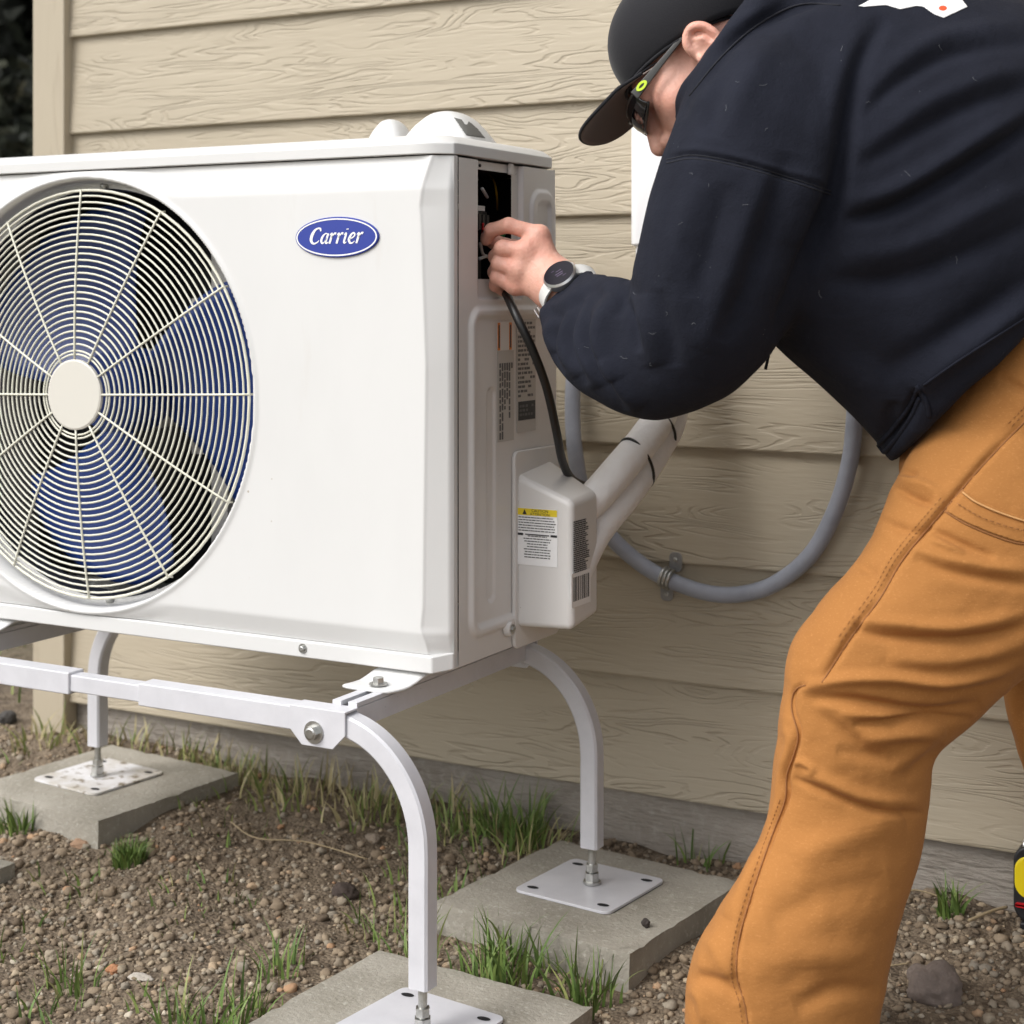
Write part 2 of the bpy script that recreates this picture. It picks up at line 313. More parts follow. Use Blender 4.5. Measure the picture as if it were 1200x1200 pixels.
# gravel
def ico(sub):
    bm = bmesh.new(); bmesh.ops.create_icosphere(bm, subdivisions=sub, radius=1); V = np.array([v.co[:] for v in bm.verts]); Fc = np.array([[v.index for v in f.verts] for f in bm.faces]); bm.free(); return V, Fc
def to_px(x, y, z):
    d = x*Fv.x+y*Fv.y; return CX+FP*(x*Rv.x+y*Rv.y)/d, HY-FP*(z-CZ)/d
def scatter(n, x0, x1, y0, y1, mg=60):
    x = rng.uniform(x0, x1, n); y = rng.uniform(y0, y1, n); px, py = to_px(x, y, gh(x, y)); k = (px > -mg-120) & (px < 1200+mg+100) & (py < 1200+mg+60) & ~in_pad(x, y, .0)
    return x[k], y[k]
def pebbles(name, n, r0, r1, sub, x0=-3.4, x1=.7, y0=1.15, y1=2.345):
    V, Fc = ico(sub); x, y = scatter(n, x0, x1, y0, y1)
    dens = .5+.5*np.sin(x*5.1+2*np.sin(y*4))*np.cos(y*7+x*2); keep = rng.random(len(x)) < (.55+.45*dens)
    keep &= ~((y > 2.05) & (x < -1.25) & (rng.random(len(x)) < .5)); x, y = x[keep], y[keep]; n = len(x)
    r = r0+(r1-r0)*rng.random(n)**2.4
    S = np.stack([r*rng.uniform(.8, 1.35, n), r*rng.uniform(.75, 1.15, n), r*rng.uniform(.5, .9, n)], -1)
    J = 1+.30*(rng.random((n, len(V), 1))-.5)*2
    P = V[None]*J*S[:, None, :]; a = rng.uniform(0, 2*PI, n); t = rng.normal(0, .35, n)
    ct, st = np.cos(t)[:, None], np.sin(t)[:, None]; y1_ = P[..., 1]*ct-P[..., 2]*st; z1_ = P[..., 1]*st+P[..., 2]*ct
    ca, sa = np.cos(a)[:, None], np.sin(a)[:, None]; X = P[..., 0]*ca-y1_*sa+x[:, None]; Y = P[..., 0]*sa+y1_*ca+y[:, None]; Z = z1_+(gh(x, y)+S[:, 2]*rng.uniform(.0, .7, n))[:, None]
    W = np.stack([X, Y, Z], -1).reshape(-1, 3); FF = (Fc[None]+(np.arange(n)*len(V))[:, None, None]).reshape(-1, 3)
    tint = np.repeat(np.clip(rng.beta(2, 2.2, n)+.25*(rng.random(n) < .06), 0, 1), len(V))
    o = from_np(name, W, FF, M['pebble'], None, sub > 1, tint); return tag(o, 'brown and tan loose gravel covering the bare ground', 'gravel', kind='stuff')
pebbles('gravel', 46000, .002, .0062, 1)
g2 = pebbles('gravel', 15000, .0035, .0088, 2); g2['label'] = 'larger rounded pebbles lying among the fine gravel'

# countable stones
def rock(px, py, r, sq, label, colr, seed, lift=.35, zt=None):
    random.seed(seed); c = onZ(px, py, .02 if zt is None else zt); c.z = float(gh(c.x, c.y)) if zt is None else zt; bm = bmesh.new(); bmesh.ops.create_icosphere(bm, subdivisions=4, radius=1)
    for v in bm.verts:
        p = v.co.copy(); q = 1+.28*mnoise.noise(p*1.3+Vector((seed*3.1, 0, 0)))+.12*mnoise.noise(p*3.7+Vector((seed, 5, 0)))+.05*mnoise.noise(p*11)
        v.co = Vector((p.x*r*sq[0]*q, p.y*r*sq[1]*q, p.z*r*sq[2]*q+r*sq[2]*lift))+c
    o = done('stone', bm, mat('stone_%s' % seed, colr, .9, noise=(25, tuple(k*.6 for k in colr), .4, .7, U), bump=[(60, .6, .006, U), (250, .5, .002, U)]), smooth=True)
    return tag(o, label, 'stone')
rock(1096, 1160, .036, (1.0, .9, .8), 'fist sized brown clod of dirt on the ground right of the orange trouser leg', (.17, .135, .115), 1)
rock(405, 1045, .017, (1.2, .9, .7), 'dark brown lump of earth on the gravel left of the front curved leg', (.07, .05, .04), 2)
rock(96, 995, .014, (1.3, 1, .6), 'flat peach coloured stone at the near corner of the left concrete block', (.38, .24, .15), 3)
rock(60, 1103, .0105, (1, 1, .9), 'small pale tan stone in the gravel at lower left', (.36, .30, .22), 4)
rock(132, 1122, .0085, (1.2, 1, .8), 'small orange stone in the gravel at lower left', (.42, .20, .10), 5)
rock(165, 1137, .011, (1.7, .7, .4), 'whitish flat chip of stone lying at bottom left', (.42, .38, .33), 6)
rock(437, 994, .010, (1.3, .9, .8), 'pale stone lying just left of the front curved leg', (.26, .21, .16), 7)
rock(8, 868, .018, (1, 1, .8), 'dark round stone behind the left concrete block at the frame edge', (.06, .055, .05), 8)
rock(757, 1087, .0055, (1, 1, 1.2), 'tiny dark pebble lying on top of the rear concrete block', (.05, .04, .035), 9, lift=.9, zt=.0545)

# grass
def blades(name, tufts, label, cat='grass', kind='stuff'):
    Vs, Fs, Ts = [], [], []; k = 0
    for (cx, cy, n, spread, hmin, hmax, dry) in tufts:
        for _ in range(n):
            a = rng.uniform(0, 2*PI); rr = spread*math.sqrt(rng.random()); bx, by = cx+rr*math.cos(a), cy+rr*math.sin(a)
            if in_pad(np.array(bx), np.array(by)) or by > 2.345 and bx > -2.33: continue
            bz = float(gh(bx, by))-.003; h = rng.uniform(hmin, hmax); w = rng.uniform(.0011, .0024)*(1+h*3)
            la = a+rng.normal(0, .9); lean = rng.uniform(.1, .75)*h; wa = rng.uniform(0, PI); wx, wy = math.cos(wa)*w, math.sin(wa)*w
            t = min(1., max(0, rng.random()*.75+(dry if rng.random() < dry*1.6 else 0)*.7)); seg = 5
            for s in range(seg):
                q = s/seg; ox = math.cos(la)*lean*q**1.8; oy = math.sin(la)*lean*q**1.8; z = bz+h*(q-.25*q**2.5*(lean/h)); ww = (1-q**1.6)
                Vs += [(bx+ox-wx*ww, by+oy-wy*ww, z), (bx+ox+wx*ww, by+oy+wy*ww, z)]; Ts += [t, t]
            ox = math.cos(la)*lean; oy = math.sin(la)*lean; Vs.append((bx+ox, by+oy, bz+h*(1-.25*lean/h))); Ts.append(t)
            for s in range(seg-1): Fs += [(k+2*s, k+2*s+1, k+2*s+3), (k+2*s, k+2*s+3, k+2*s+2)]
            Fs.append((k+2*seg-2, k+2*seg-1, k+2*seg)); k += 2*seg+1
    if not Fs: print('EMPTY', label); return
    o = from_np(name, Vs, Fs, M['grass'], None, True, Ts); return tag(o, label, cat, kind=kind)
T = []
for _ in range(50): x = rng.uniform(-2.25, -1.15); T.append((x, rng.uniform(2.2, 2.33), 15, .06, .02, .080, .75))      # along the wall foot
for _ in range(8): x = rng.uniform(-.9, .2); T.append((x, rng.uniform(2.27, 2.33), 7, .03, .03, .09, .35))
for _ in range(13): x = rng.uniform(-1.36, -1.19); T.append((x, rng.uniform(1.88, 2.26), 16, .06, .015, .065, .3))    # left of rear pad
for _ in range(12): x = rng.uniform(-1.25, -.88); T.append((x, rng.uniform(1.795, 1.865), 16, .035, .03, .10, .12))   # between the pads
for _ in range(80): x = rng.uniform(-2.3, -.7); T.append((x, rng.uniform(1.3, 2.25), 6, .05, .01, .04, .25))
for _ in range(22): x = rng.uniform(-2.3, -1.3); T.append((x, rng.uniform(1.25, 1.62), 6, .03, .015, .05, .25))
for p in ((545, 1065), (600, 1105), (660, 1120), (700, 1145), (250, 1190), (280, 1165), (85, 1130), (210, 1180), (330, 1120), (820, 1010), (845, 990)):
    q = onZ(*p, .03); T.append((q.x, q.y, 26, .035, .03, .085, .15))
for _ in range(260): x = rng.uniform(-6.5, -2.4); y = rng.uniform(2.0, 6.0); T.append((x, y, 16, .12, .03, .08, .45))
blades('grass', T, 'thin green and dry grass growing along the wall foot and between the blocks')
def tuft(px, py, n, sp, h0, h1, label):
    q = onZ(px, py, .03); blades('grass_tuft', [(q.x, q.y, n, sp, h0, h1, .05)], label, 'grass tuft', None)
tuft(152, 1005, 190, .026, .02, .045, 'dense bright green grass tuft just below the near corner of the left block')
tuft(28, 968, 120, .04, .03, .06, 'green grass tuft against the left block at the frame edge')
tuft(600, 985, 120, .055, .04, .11, 'tall green grass clump between the front leg and rear concrete block')
tuft(1114, 1078, 40, .02, .03, .075, 'small grass clump at the foundation between the orange trouser legs')
# dry stalks
def stalk(pts, r, label):
    o = tubeo('dry_stalk', [onZ(*p, .02)+Vector((0, 0, float(gh(*onZ(*p, .02)[:2]))-.008+k)) for *p, k in pts], r, M['straw'], n=5); tag(o, label, 'twig')
stalk([(270, 985, 0), (300, 1000, .004), (360, 1005, .002), (430, 1018, 0)], .0013, 'long pale dry stalk lying across the dirt left of the front leg')
stalk([(1035, 1075, 0), (1070, 1072, .004), (1105, 1077, 0)], .0013, 'pale bent straw at the foundation right of the orange leg')
stalk([(1135, 1104, 0), (1160, 1098, .004), (1180, 1092, .006)], .0022, 'short dark stick on the dirt near the foundation')
stalk([(1035, 1142, 0), (1065, 1141, .003)], .0012, 'short pale straw beside the brown clod')

# ================================================================ house wall
ZL = [.118, .2975, .477, .656, .8345, 1.014, 1.193, 1.374] + [1.374+.18*k for k in range(1, 9)]
house = empty('house_wall', (-.2, YW, 0), 'beige lap-sided house wall with embossed wood grain behind the white unit', 'wall')
XT = -2.23
for i, z in enumerate(ZL):
    z2 = z+.205; bm = bmesh.new(); x0, x1 = XT-.01, 2.6
    n = 60; rows = []
    prof = [(YW-.0170, z+.0012), (YW-.0180, z+.0035), (YW-.0045, z2), (YW+.004, z2), (YW-.0085, z)]
    for k in range(n+1):
        x = x0+(x1-x0)*k/n; wz = .0012*math.sin(x*2.1+i*1.7); rows.append([bm.verts.new((x, y, zz+(wz if j in (0, 1, 4) else 0))) for j, (y, zz) in enumerate(prof)])
    for k in range(n):
        for j in range(5): bm.faces.new((rows[k][j], rows[k+1][j], rows[k+1][(j+1) % 5], rows[k][(j+1) % 5]))
    bm.faces.new(rows[0]); bm.faces.new(rows[-1][::-1])
    done('siding_board', bm, M['siding'], house)
TX0 = onY(38, 300, YW-.032).x
box('corner_trim', TX0, XT, YW-.032, YW+.004, .05, 3.0, M['trim'], house, bevel=.003)
box('corner_trim_return', TX0+.002, TX0+.024, YW+.005, YW+.11, .05, 3.0, M['trim'], house, bevel=.002)
box('wall_body', TX0+.026, 2.6, YW+.006, 6.0, .10, 3.0, M['found'], house)
fo = panel('foundation', np.arange(TX0+.01, 2.6, .01), np.arange(-.06, .135, .006), lambda a, b: np.stack([a, YW+.0045+.003*np.sin(a*13)*np.cos(b*60)+0*a, b], -1), None, M['found'], house)
# white line cover on the wall
duct = empty('line_set_cover', (-.62, YW-.02, 1.5), 'white plastic line cover running down the siding behind the man', 'pipe cover')
dx0 = onY(736, 250, YW-.085).x; dz = onY(740, 288, YW-.085).z
bm = bmesh.new(); poly_prism(bm, [(x, y, 3.0) for x, y in ((dx0, YW-.018), (dx0, YW-.075), (dx0+.012, YW-.087), (dx0+.068, YW-.087), (dx0+.08, YW-.075), (dx0+.08, YW-.018))], (0, 0, -(3.0-dz)))
done('cover', bm, M['duct'], duct, bevel=.004)
bm = bmesh.new(); poly_prism(bm, [(x, y, dz+.01) for x, y in ((dx0+.006, YW-.017), (dx0+.006, YW-.072), (dx0+.016, YW-.082), (dx0+.064, YW-.082), (dx0+.074, YW-.072), (dx0+.074, YW-.017))], (0, 0, -.09)); done('end_section', bm, M['duct'], duct, bevel=.004)
# sky-side tree at the left edge
tree = empty('evergreen_tree', (-9.0, 9.5, 0), 'dark evergreen tree behind the house corner at top left', 'tree')
bm = bmesh.new(); tube(bm, [(-9, 9.5, -.1), (-9, 9.5, 2), (-8.95, 9.5, 5), (-8.9, 9.5, 8.5)], lambda t: .26*(1-t)+.03, 12); done('trunk', bm, M['bark'], tree, smooth=True)
n = 64000; hz = rng.random(n)**.8*8.3+.1; ang = rng.uniform(0, 2*PI, n); rad = (2.9*(1-hz/8.9)+.15)*(.35+.65*rng.random(n)**.5)*(1+.25*np.sin(ang*5+hz*3)); c = np.stack([-9+rad*np.cos(ang), 9.5+rad*np.sin(ang), hz-rad*.18], -1)
d1 = rng.normal(0, 1, (n, 3)); d1 /= np.linalg.norm(d1, axis=1)[:, None]; d2 = np.cross(d1, rng.normal(0, 1, (n, 3))); d2 /= np.linalg.norm(d2, axis=1)[:, None]; s = rng.uniform(.06, .17, n)[:, None]
V = np.stack([c-d1*s, c+d2*s*.4, c+d1*s, c-d2*s*.4], 1).reshape(-1, 3); from_np('crown', V, np.arange(n*4).reshape(-1, 4), M['leaf'], tree, False, np.repeat(np.clip(rng.beta(1.4, 2.6, n)+.3*np.sin(ang*7+hz*4), 0, 1), 4))
tree2 = empty('hedge_shrub', (-6.6, 6.4, 0), 'low dark shrub beyond the house corner under the evergreen', 'shrub')
bm = bmesh.new()
for q in range(5): tube(bm, [(-6.6, 6.4, 0), (-6.6+.25*math.cos(q*1.3), 6.4+.25*math.sin(q*1.3), .5), (-6.6+.55*math.cos(q*1.3), 6.4+.55*math.sin(q*1.3), 1.2)], .025, 6)
done('stem', bm, M['bark'], tree2, smooth=True)
n = 22000; d = rng.normal(0, 1, (n, 3)); d /= np.linalg.norm(d, axis=1)[:, None]; rr = (.5+.5*rng.random(n)**.5)[:, None]*(1+.2*np.sin(d[:, :1]*9)*np.cos(d[:, 2:]*7)); c = d*rr*np.array([1.2, 1.0, .95])+np.array([-6.6, 6.4, 1.05])
d1 = rng.normal(0, 1, (n, 3)); d1 /= np.linalg.norm(d1, axis=1)[:, None]; d2 = np.cross(d1, rng.normal(0, 1, (n, 3))); d2 /= np.linalg.norm(d2, axis=1)[:, None]; s = rng.uniform(.03, .07, n)[:, None]
V = np.stack([c-d1*s, c+d2*s*.5, c+d1*s, c-d2*s*.5], 1).reshape(-1, 3); from_np('foliage', V, np.arange(n*4).reshape(-1, 4), M['leaf'], tree2, False, np.repeat(rng.beta(1.5, 2, n), 4))

# ================================================================ concrete blocks and stand
def pad(key, label):
    cx, cy, hx, hy, zt, a = PADS[key]; bm = bmesh.new(); n = 26; seed = hash(key) % 50
    bmesh.ops.create_cube(bm, size=1); bmesh.ops.subdivide_edges(bm, edges=bm.edges, cuts=n, use_grid_fill=True)
    h = .06
    for v in bm.verts:
        p = Vector((v.co.x*2*hx, v.co.y*2*hy, v.co.z*h)); q = p+Vector((seed_of[key]*3, 0, 0)); e = max(abs(v.co.x), abs(v.co.y)) > .47 or True
        rim = max(abs(v.co.x), abs(v.co.y))
        p += Vector((mnoise.noise(q*14), mnoise.noise(q*14+Vector((9, 0, 0))), 0))*(.0022 if rim > .49 else 0)
        if rim > .485 and v.co.z > .45: c_ = max(0, mnoise.noise(q*38))**1.5; p.z -= .0008+.006*c_; p.x *= 1-.012*c_; p.y *= 1-.012*c_
        elif v.co.z > .45: p.z += .0004*mnoise.noise(q*50)
        v.co = p
    bmesh.ops.rotate(bm, verts=bm.verts, cent=(0, 0, 0), matrix=Matrix.Rotation(math.radians(a), 3, 'Z')); bmesh.ops.translate(bm, verts=bm.verts, vec=(cx, cy, zt-h/2))
    o = done('concrete_block', bm, M['concrete'], smooth=True); o.data.set_sharp_from_angle(angle=math.radians(32)); tag(o, label, 'paving block', 'concrete blocks under the stand'); return o
seed_of = {'fr': 1, 'rr': 2, 'rl': 3, 'fl': 4}
pad('fr', 'concrete block at the bottom centre under the front curved leg'); pad('rr', 'concrete block behind, between the front leg and the orange trouser leg')
pad('rl', 'concrete block with scuffed plate at far left against the grassy wall'); pad('fl', 'concrete block whose corner just enters the left frame edge')

stand = empty('equipment_stand', (-1.48, 1.87, .04), 'white powder-coated tubular metal stand with curved legs carrying the unit', 'stand')
W = .0265
def sq_tube(name, pts, wd, m, parent, side):
    """square tube swept in the plane normal to `side`"""
    P = smooth_path(pts, 8); bm = bmesh.new(); rings = []; side = Vector(side)
    for i, p in enumerate(P):
        tg = (P[min(i+1, len(P)-1)]-P[max(i-1, 0)]).normalized(); nn = side.cross(tg).normalized(); b = .22; h = wd/2
        rings.append([bm.verts.new(p+side*sx*h+nn*sn*h) for sx, sn in ((1, 1-b), (1-b, 1), (-1+b, 1), (-1, 1-b), (-1, -1+b), (-1+b, -1), (1-b, -1), (1, -1+b))])
    for A, B in zip(rings, rings[1:]):
        for k in range(8): bm.faces.new((A[k], A[(k+1) % 8], B[(k+1) % 8], B[k]))
    bm.faces.new(rings[0]); bm.faces.new(rings[-1][::-1]); return done(name, bm, m, parent, smooth=False)
ZB = .3985                      # top of the cross beams
def leg(key, sgn, zbar):
    x, y, zp = LEGS[key]; R = .10; top = zbar; xb = x-sgn*R*1.25
    pts = [(x, y, zp+.052), (x, y, zp+.10), (x, y, zp+.16), (x, y, top-R*1.35)]
    for k in range(1, 8): a = PI/2*k/8; pts.append((x-sgn*(R*1.25)*(1-math.cos(a)), y, top-R*1.35+(R*1.35)*math.sin(a)))
    pts += [(xb, y, top), (xb-sgn*.10, y, top)]
    lg = sq_tube('leg', pts, W, M['stand'], stand, (0, 1, 0))
    # foot: bolt, nuts, plate
    bm = bmesh.new(); cyl(bm, (x, y, zp), (x, y, zp+.055), .0055, n=14); cyl(bm, (x, y, zp+.004), (x, y, zp+.016), .0105, n=6); cyl(bm, (x, y, zp+.018), (x, y, zp+.028), .0090, n=6); cyl(bm, (x, y, zp+.0005), (x, y, zp+.004), .0125, n=20)
    done('levelling_bolt', bm, M['zinc'], lg)
    bm = bmesh.new(); hw = .078
    poly_prism(bm, [(x+u+PLO[key][0], y+v+PLO[key][1], zp-.0045) for u, v in (rot6(*q) for q in rrect(0, 0, 2*hw, 2*hw, .012))], (0, 0, .004))
    pl = done('base_plate', bm, M['plate'] if key == 'rl' else M['stand'], lg, bevel=.0008)
    for sx in (-1, 1):
        for sy in (-1, 1):
            bm = bmesh.new(); c0 = Vector((x+rot6(sx*.058, sy*.058)[0]+PLO[key][0], y+rot6(sx*.058, sy*.058)[1]+PLO[key][1], zp-.0008))
            bm.faces.new([bm.verts.new(c0+Vector((.009*math.cos(t), .005*math.sin(t), .0008))) for t in np.linspace(0, 2*PI, 14)[:-1]]); done('bolt_hole', bm, M['black'], lg)
    bm = bmesh.new(); poly_prism(bm, [(x+u+PLO[key][0]+.002, y+v+PLO[key][1], zp-.0055) for u, v in (rot6(*q) for q in rrect(0, 0, 2*hw-.003, 2*hw-.003, .012))], (0, 0, .001)); done('dark_sheet', bm, M['dark'], lg)  # thin dark sheet just under the base plate
PLO = {'fr': (-.018, .012), 'rr': (-.002, -.002), 'rl': (-.003, .006), 'fl': (0, 0)}
def rot6(u, v): a = math.radians(-6.5); return u*math.cos(a)-v*math.sin(a), u*math.sin(a)+v*math.cos(a)
ZBAR = ZB-.022
for k, s in (('fr', 1), ('rr', 1), ('rl', -1), ('fl', -1)): leg(k, s, ZBAR)
def bar(name, x0, x1, yc, zc, wd, parent=stand, m=None): return box(name, x0, x1, yc-wd/2, yc+wd/2, zc-wd/2, zc+wd/2, m or M['stand'], parent, bevel=.0022)
for yy in (1.642, 2.10):
    xa = onY(82, 790, 1.63).x; xb = onY(163, 808, 1.63).x
    bar('cross_bar', -1.83, xa, yy, ZBAR, .0295); bar('inner_bar', xa-.02, xb+.02, yy, ZBAR, .0225); bar('cross_bar', xb, -1.145, yy, ZBAR, .0295)
for xx in (-1.135, -1.84):     # beams front to back
    bm = bmesh.new(); bbox(bm, xx-.018, xx-.005, 1.652, 2.10, ZB-.006, ZB); bbox(bm, xx+.005, xx+.018, 1.652, 2.10, ZB-.006, ZB)
    bbox(bm, xx-.018, xx-.0155, 1.652, 2.10, ZB-.032, ZB-.0065); bbox(bm, xx+.0155, xx+.018, 1.652, 2.10, ZB-.032, ZB-.0065); bbox(bm, xx-.015, xx+.015, 1.652, 2.10, ZB-.032, ZB-.030); bbox(bm, xx-.0045, xx+.0045, 1.78, 2.10, ZB-.0055, ZB-.001)
    done('support_beam', bm, M['stand'], stand, bevel=.0006)
def clamp(x0, x1, y, sgn):
    """folded bracket over the bar, plate on the outer face"""
    yo = y-sgn*W*.5-sgn*.0035; zt = ZBAR+W/2+.003; zb = ZBAR-.030; bm = bmesh.new(); c = .018
    poly_prism(bm, [(x0, yo, zt), (x1, yo, zt), (x1, yo, zb+c), (x1-c, yo, zb), (x0+c, yo, zb), (x0, yo, zb+c)], (0, sgn*.0028, 0))
    bbox(bm, x0, x1, min(yo+sgn*.0028, y+sgn*W*.5), max(yo+sgn*.0028, y+sgn*W*.5), zt-.0028, zt)
    cl = done('clamp_bracket', bm, M['stand'], stand, bevel=.0008)
    bm = bmesh.new(); bolt(bm, ((x0+x1)/2-.004, yo, ZBAR-.0125), (0, -sgn, 0), .0088, .007); done('bolt', bm, M['zinc'], cl)
cx0 = onY(339, 840, 1.625).x; cx1 = onY(404, 850, 1.625).x
clamp(cx0, cx1, 1.642, 1); clamp(cx0, cx1, 2.10, -1); clamp(-1.88, -1.80, 1.642, 1); clamp(-1.88, -1.80, 2.10, -1)

# ================================================================ the outdoor unit
UX0 = -1.99; Y0 = 1.748; YC = 1.766; YB = 2.05; Z0, Z1 = .417, 1.0635; ZS = .4405
unit = empty('heat_pump_unit', (-1.52, 1.9, .40), 'large white outdoor heat pump unit with round fan grille on a metal stand', 'heat pump')
FC = onY(95, 462, Y0); fx, fz = FC.x, FC.z; R0 = .304
zz_ = [Z0, .455, .475, .50, .80, .97, 1.0, 1.03, 1.07]; xb_ = [onY(p, 500, Y0).x for p in (499, 496, 491.5, 494, 497.5, 492, 490, 494, 503)]
ztop = onY(300, 228, Y0).z; zbot = onY(210, 710, Y0).z
def front_off(x, z):
    xb = np.interp(z, zz_, xb_); t = np.clip((x-xb)/(XR-xb), 0, 1); o = (YC-Y0)*(t**1.0)*sstep(0, .12, t)
    tl = np.clip((UX0+.045-x)/.045, 0, 1); o = o+(YC-Y0)*tl
    o = o+.0085*np.clip((z-ztop)/(Z1-ztop), 0, 1)+.0085*np.clip((zbot-z)/(zbot-ZS), 0, 1)
    r = np.hypot(x-fx, z-fz); o = o*sstep(R0-.004, R0+.03, r)+.040*sstep(R0, R0-.007, r)-.0028*np.exp(-((r-R0-.002)/.0035)**2)*(1-sstep(.9, 1.0, np.clip(t*2, 0, 1)))
    return o
us = np.concatenate([np.arange(UX0, XR-.07, .003), np.arange(XR-.07, XR-.006, .0015), np.linspace(XR-.006, XR, 6)]); vs = np.linspace(ZS, Z1, 216)
def fw(a, b):
    o = front_off(a, b); e = np.clip((a-(XR-.006))/.006, 0, 1); o = o+.004*e**2.2
    return np.stack([a, Y0+o, b], -1)
panel('front_panel', us, vs, fw, lambda a, b: np.hypot(a-fx, b-fz)-.292, M['unit_front'], unit)
panel('side_wrap', np.linspace(YC+.0035, 1.7801, 6), np.linspace(ZS, Z1, 60), lambda a, b: np.stack([np.full_like(a, XR)+.0*a-.0012*np.clip((a-1.7785)/.0016, 0, 1), a, b], -1), None, M['unit_front'], unit)
# base rail
bm = bmesh.new(); poly_prism(bm, [(UX0+.004, Y0+.004, Z0), (XR-.022, Y0+.004, Z0), (XR-.002, YC+.006, Z0+.004), (XR-.002, YB-.004, Z0+.004), (UX0+.004, YB-.004, Z0)], (0, 0, ZS-Z0-.0012)); done('base_pan', bm, M['unit_front'], unit, bevel=.0025)
bm = bmesh.new(); c = onY(355, 757, Y0+.004); bolt(bm, (c.x, Y0+.004, .4295), (0, -1, 0), .0042, .003); done('screw', bm, M['zinc'], unit)
# lid: stepped, soft edges
bm = bmesh.new(); prof = [(0, Z1+.0015), (0, Z1+.0155), (.003, Z1+.018), (.010, Z1+.024), (.022, Z1+.0275), (.05, Z1+.029)]
rings = []
for off, z in prof:
    xa, xb, ya, yb = UX0-.002+off, XR+.001-off, YC-.013+off, YB+.002-off; cc = max(.004, .018-off*.2)
    rings.append([bm.verts.new(p) for p in ((xa, ya+cc*.6, z), (xa+.05, ya-.004, z), (xb-.055, ya-.004, z), (xb-.04, ya-.003, z), (xb-cc*1.1, ya+.004, z), (xb-.002, ya+cc*.9+.002, z), (xb, ya+cc+.008, z), (xb, yb-cc, z), (xb-cc, yb, z), (xa+cc, yb, z), (xa, yb-cc, z))])
for A, B in zip(rings, rings[1:]):
    for k in range(len(A)): bm.faces.new((A[k], A[(k+1) % len(A)], B[(k+1) % len(A)], B[k]))
bm.faces.new(rings[-1]); bm.faces.new(rings[0][::-1]); lid = done('lid', bm, M['unit_front'], unit, bevel=.0016)
def hump(pxs, Yc, L, label=None, end=False):
    """raised handle cover: px outline (left, top, right) on the lid"""
    (xl, yl), (xt, yt), (xr, yr) = pxs; a = onY(xl, yl, Yc).x; b = onY(xr, yr, Yc).x; zt = onY(xt, yt, Yc).z; zb = Z1+.026; bm = bmesh.new(); rows = []
    for j in range(11):
        v = -1+2*j/10; yy = Yc+v*L/2; row = []; hh = (zt-zb)*(1-abs(v)**3.5)
        for i in range(21):
            u = -1+2*i/20; x = (a+b)/2+u*(b-a)/2; s = max(0, 1-abs(u)**2.2)**.8; row.append(bm.verts.new((x, yy, zb+hh*s)))
        rows.append(row)
    for A, B in zip(rows, rows[1:]):
        for i in range(20): bm.faces.new((A[i], A[i+1], B[i+1], B[i]))
    return done('handle_cover', bm, M['unit_front'], unit, smooth=True)
h1 = hump(((484, 160), (521, 131), (569, 163)), 1.93, .10); hump(((436, 157), (460, 140), (482, 158)), 1.99, .07)
gp = [onX(p[0], p[1], onY(548, 150, 1.90).x) for p in ((533, 137.5), (541, 140), (545, 146), (547.5, 141.5), (553, 144), (568, 161.5), (546, 158.5))]
xh = max(0, 0); P_ = []
for p in ((533, 138), (541, 140.5), (545.5, 146), (547.5, 142.5), (553, 145.5), (569, 162.5), (546, 158.5)):
    P_.append(p)
# dark recess plate on the handle cover, laid onto it by ray
def bvh_of(o):
    dg = bpy.context.evaluated_depsgraph_get(); dg.update(); ev = o.evaluated_get(dg); me = ev.to_mesh(); mw = o.matrix_world if o.parent is None else Matrix.Identity(4)
    b = BVHTree.FromPolygons([v.co.copy() for v in me.vertices], [p.vertices[:] for p in me.polygons]); ev.to_mesh_clear(); return b
def hit(b, px, py, lift=.001):
    r = ray(px, py).normalized(); h = b.ray_cast(Vector((0, 0, CZ)), r)
    return None if h[0] is None else h[0]-r*lift
# side panel with service opening and embossed outlines
def sY(px, py=400): return onX(px, py, XR).y
def sZ(px, py): return onX(px, py, XR).z
oy0, oy1 = sY(562), sY(604.5); oz1, oz0 = sZ(583, 200.5), sZ(583, 338)
print('opening', oy0, oy1, oz0, oz1)
ry0, ry1, rz1, rz0 = sY(560.5), sY(613), sZ(587, 190.5), sZ(587, 350)
gy0, gy1, gz1, gz0 = sY(548), sY(647), sZ(575, 364), sZ(575, 737)
ey0, ey1, ez1, ez0 = sY(622), sY(648), sZ(636, 226), sZ(636, 330)
def side_off(y, z):
    o = np.zeros_like(y)
    o = o-.007*sstep(.001, -.0015, sd_rr(y, z, ry0, ry1, rz0, rz1+.004, .006))
    d = sd_rr(y, z, gy0+.007, gy1+.02, gz0, gz1, .022); o = o+.0055*(sstep(.007, .0, d)-sstep(-.004, -.013, d))
    d = sd_rr(y, z, gy0+.05, gy0+.072, gz0+.035, gz1-.10, .010); o = o-.003*sstep(.002, -.004, d)
    d = sd_rr(y, z, ey0, ey1, ez0, ez1, .024); o = o+.0045*(sstep(.005, -.001, d)-sstep(-.010, -.018, d))
    o = o-.002*sstep(.001, -.001, 1.7795-y)*0
    return o
vy = np.arange(1.7805, YB+.001, .00155); vz = np.arange(Z0+.006, Z1, .0018)
panel('side_panel', vy, vz, lambda a, b: np.stack([XR+side_off(a, b)-.008*np.clip((a-YB+.006)/.006, 0, 1)**2, a, b], -1), lambda a, b: sd_rr(a, b, oy0, oy1, oz0, oz1, .006), M['unit_side'], unit)
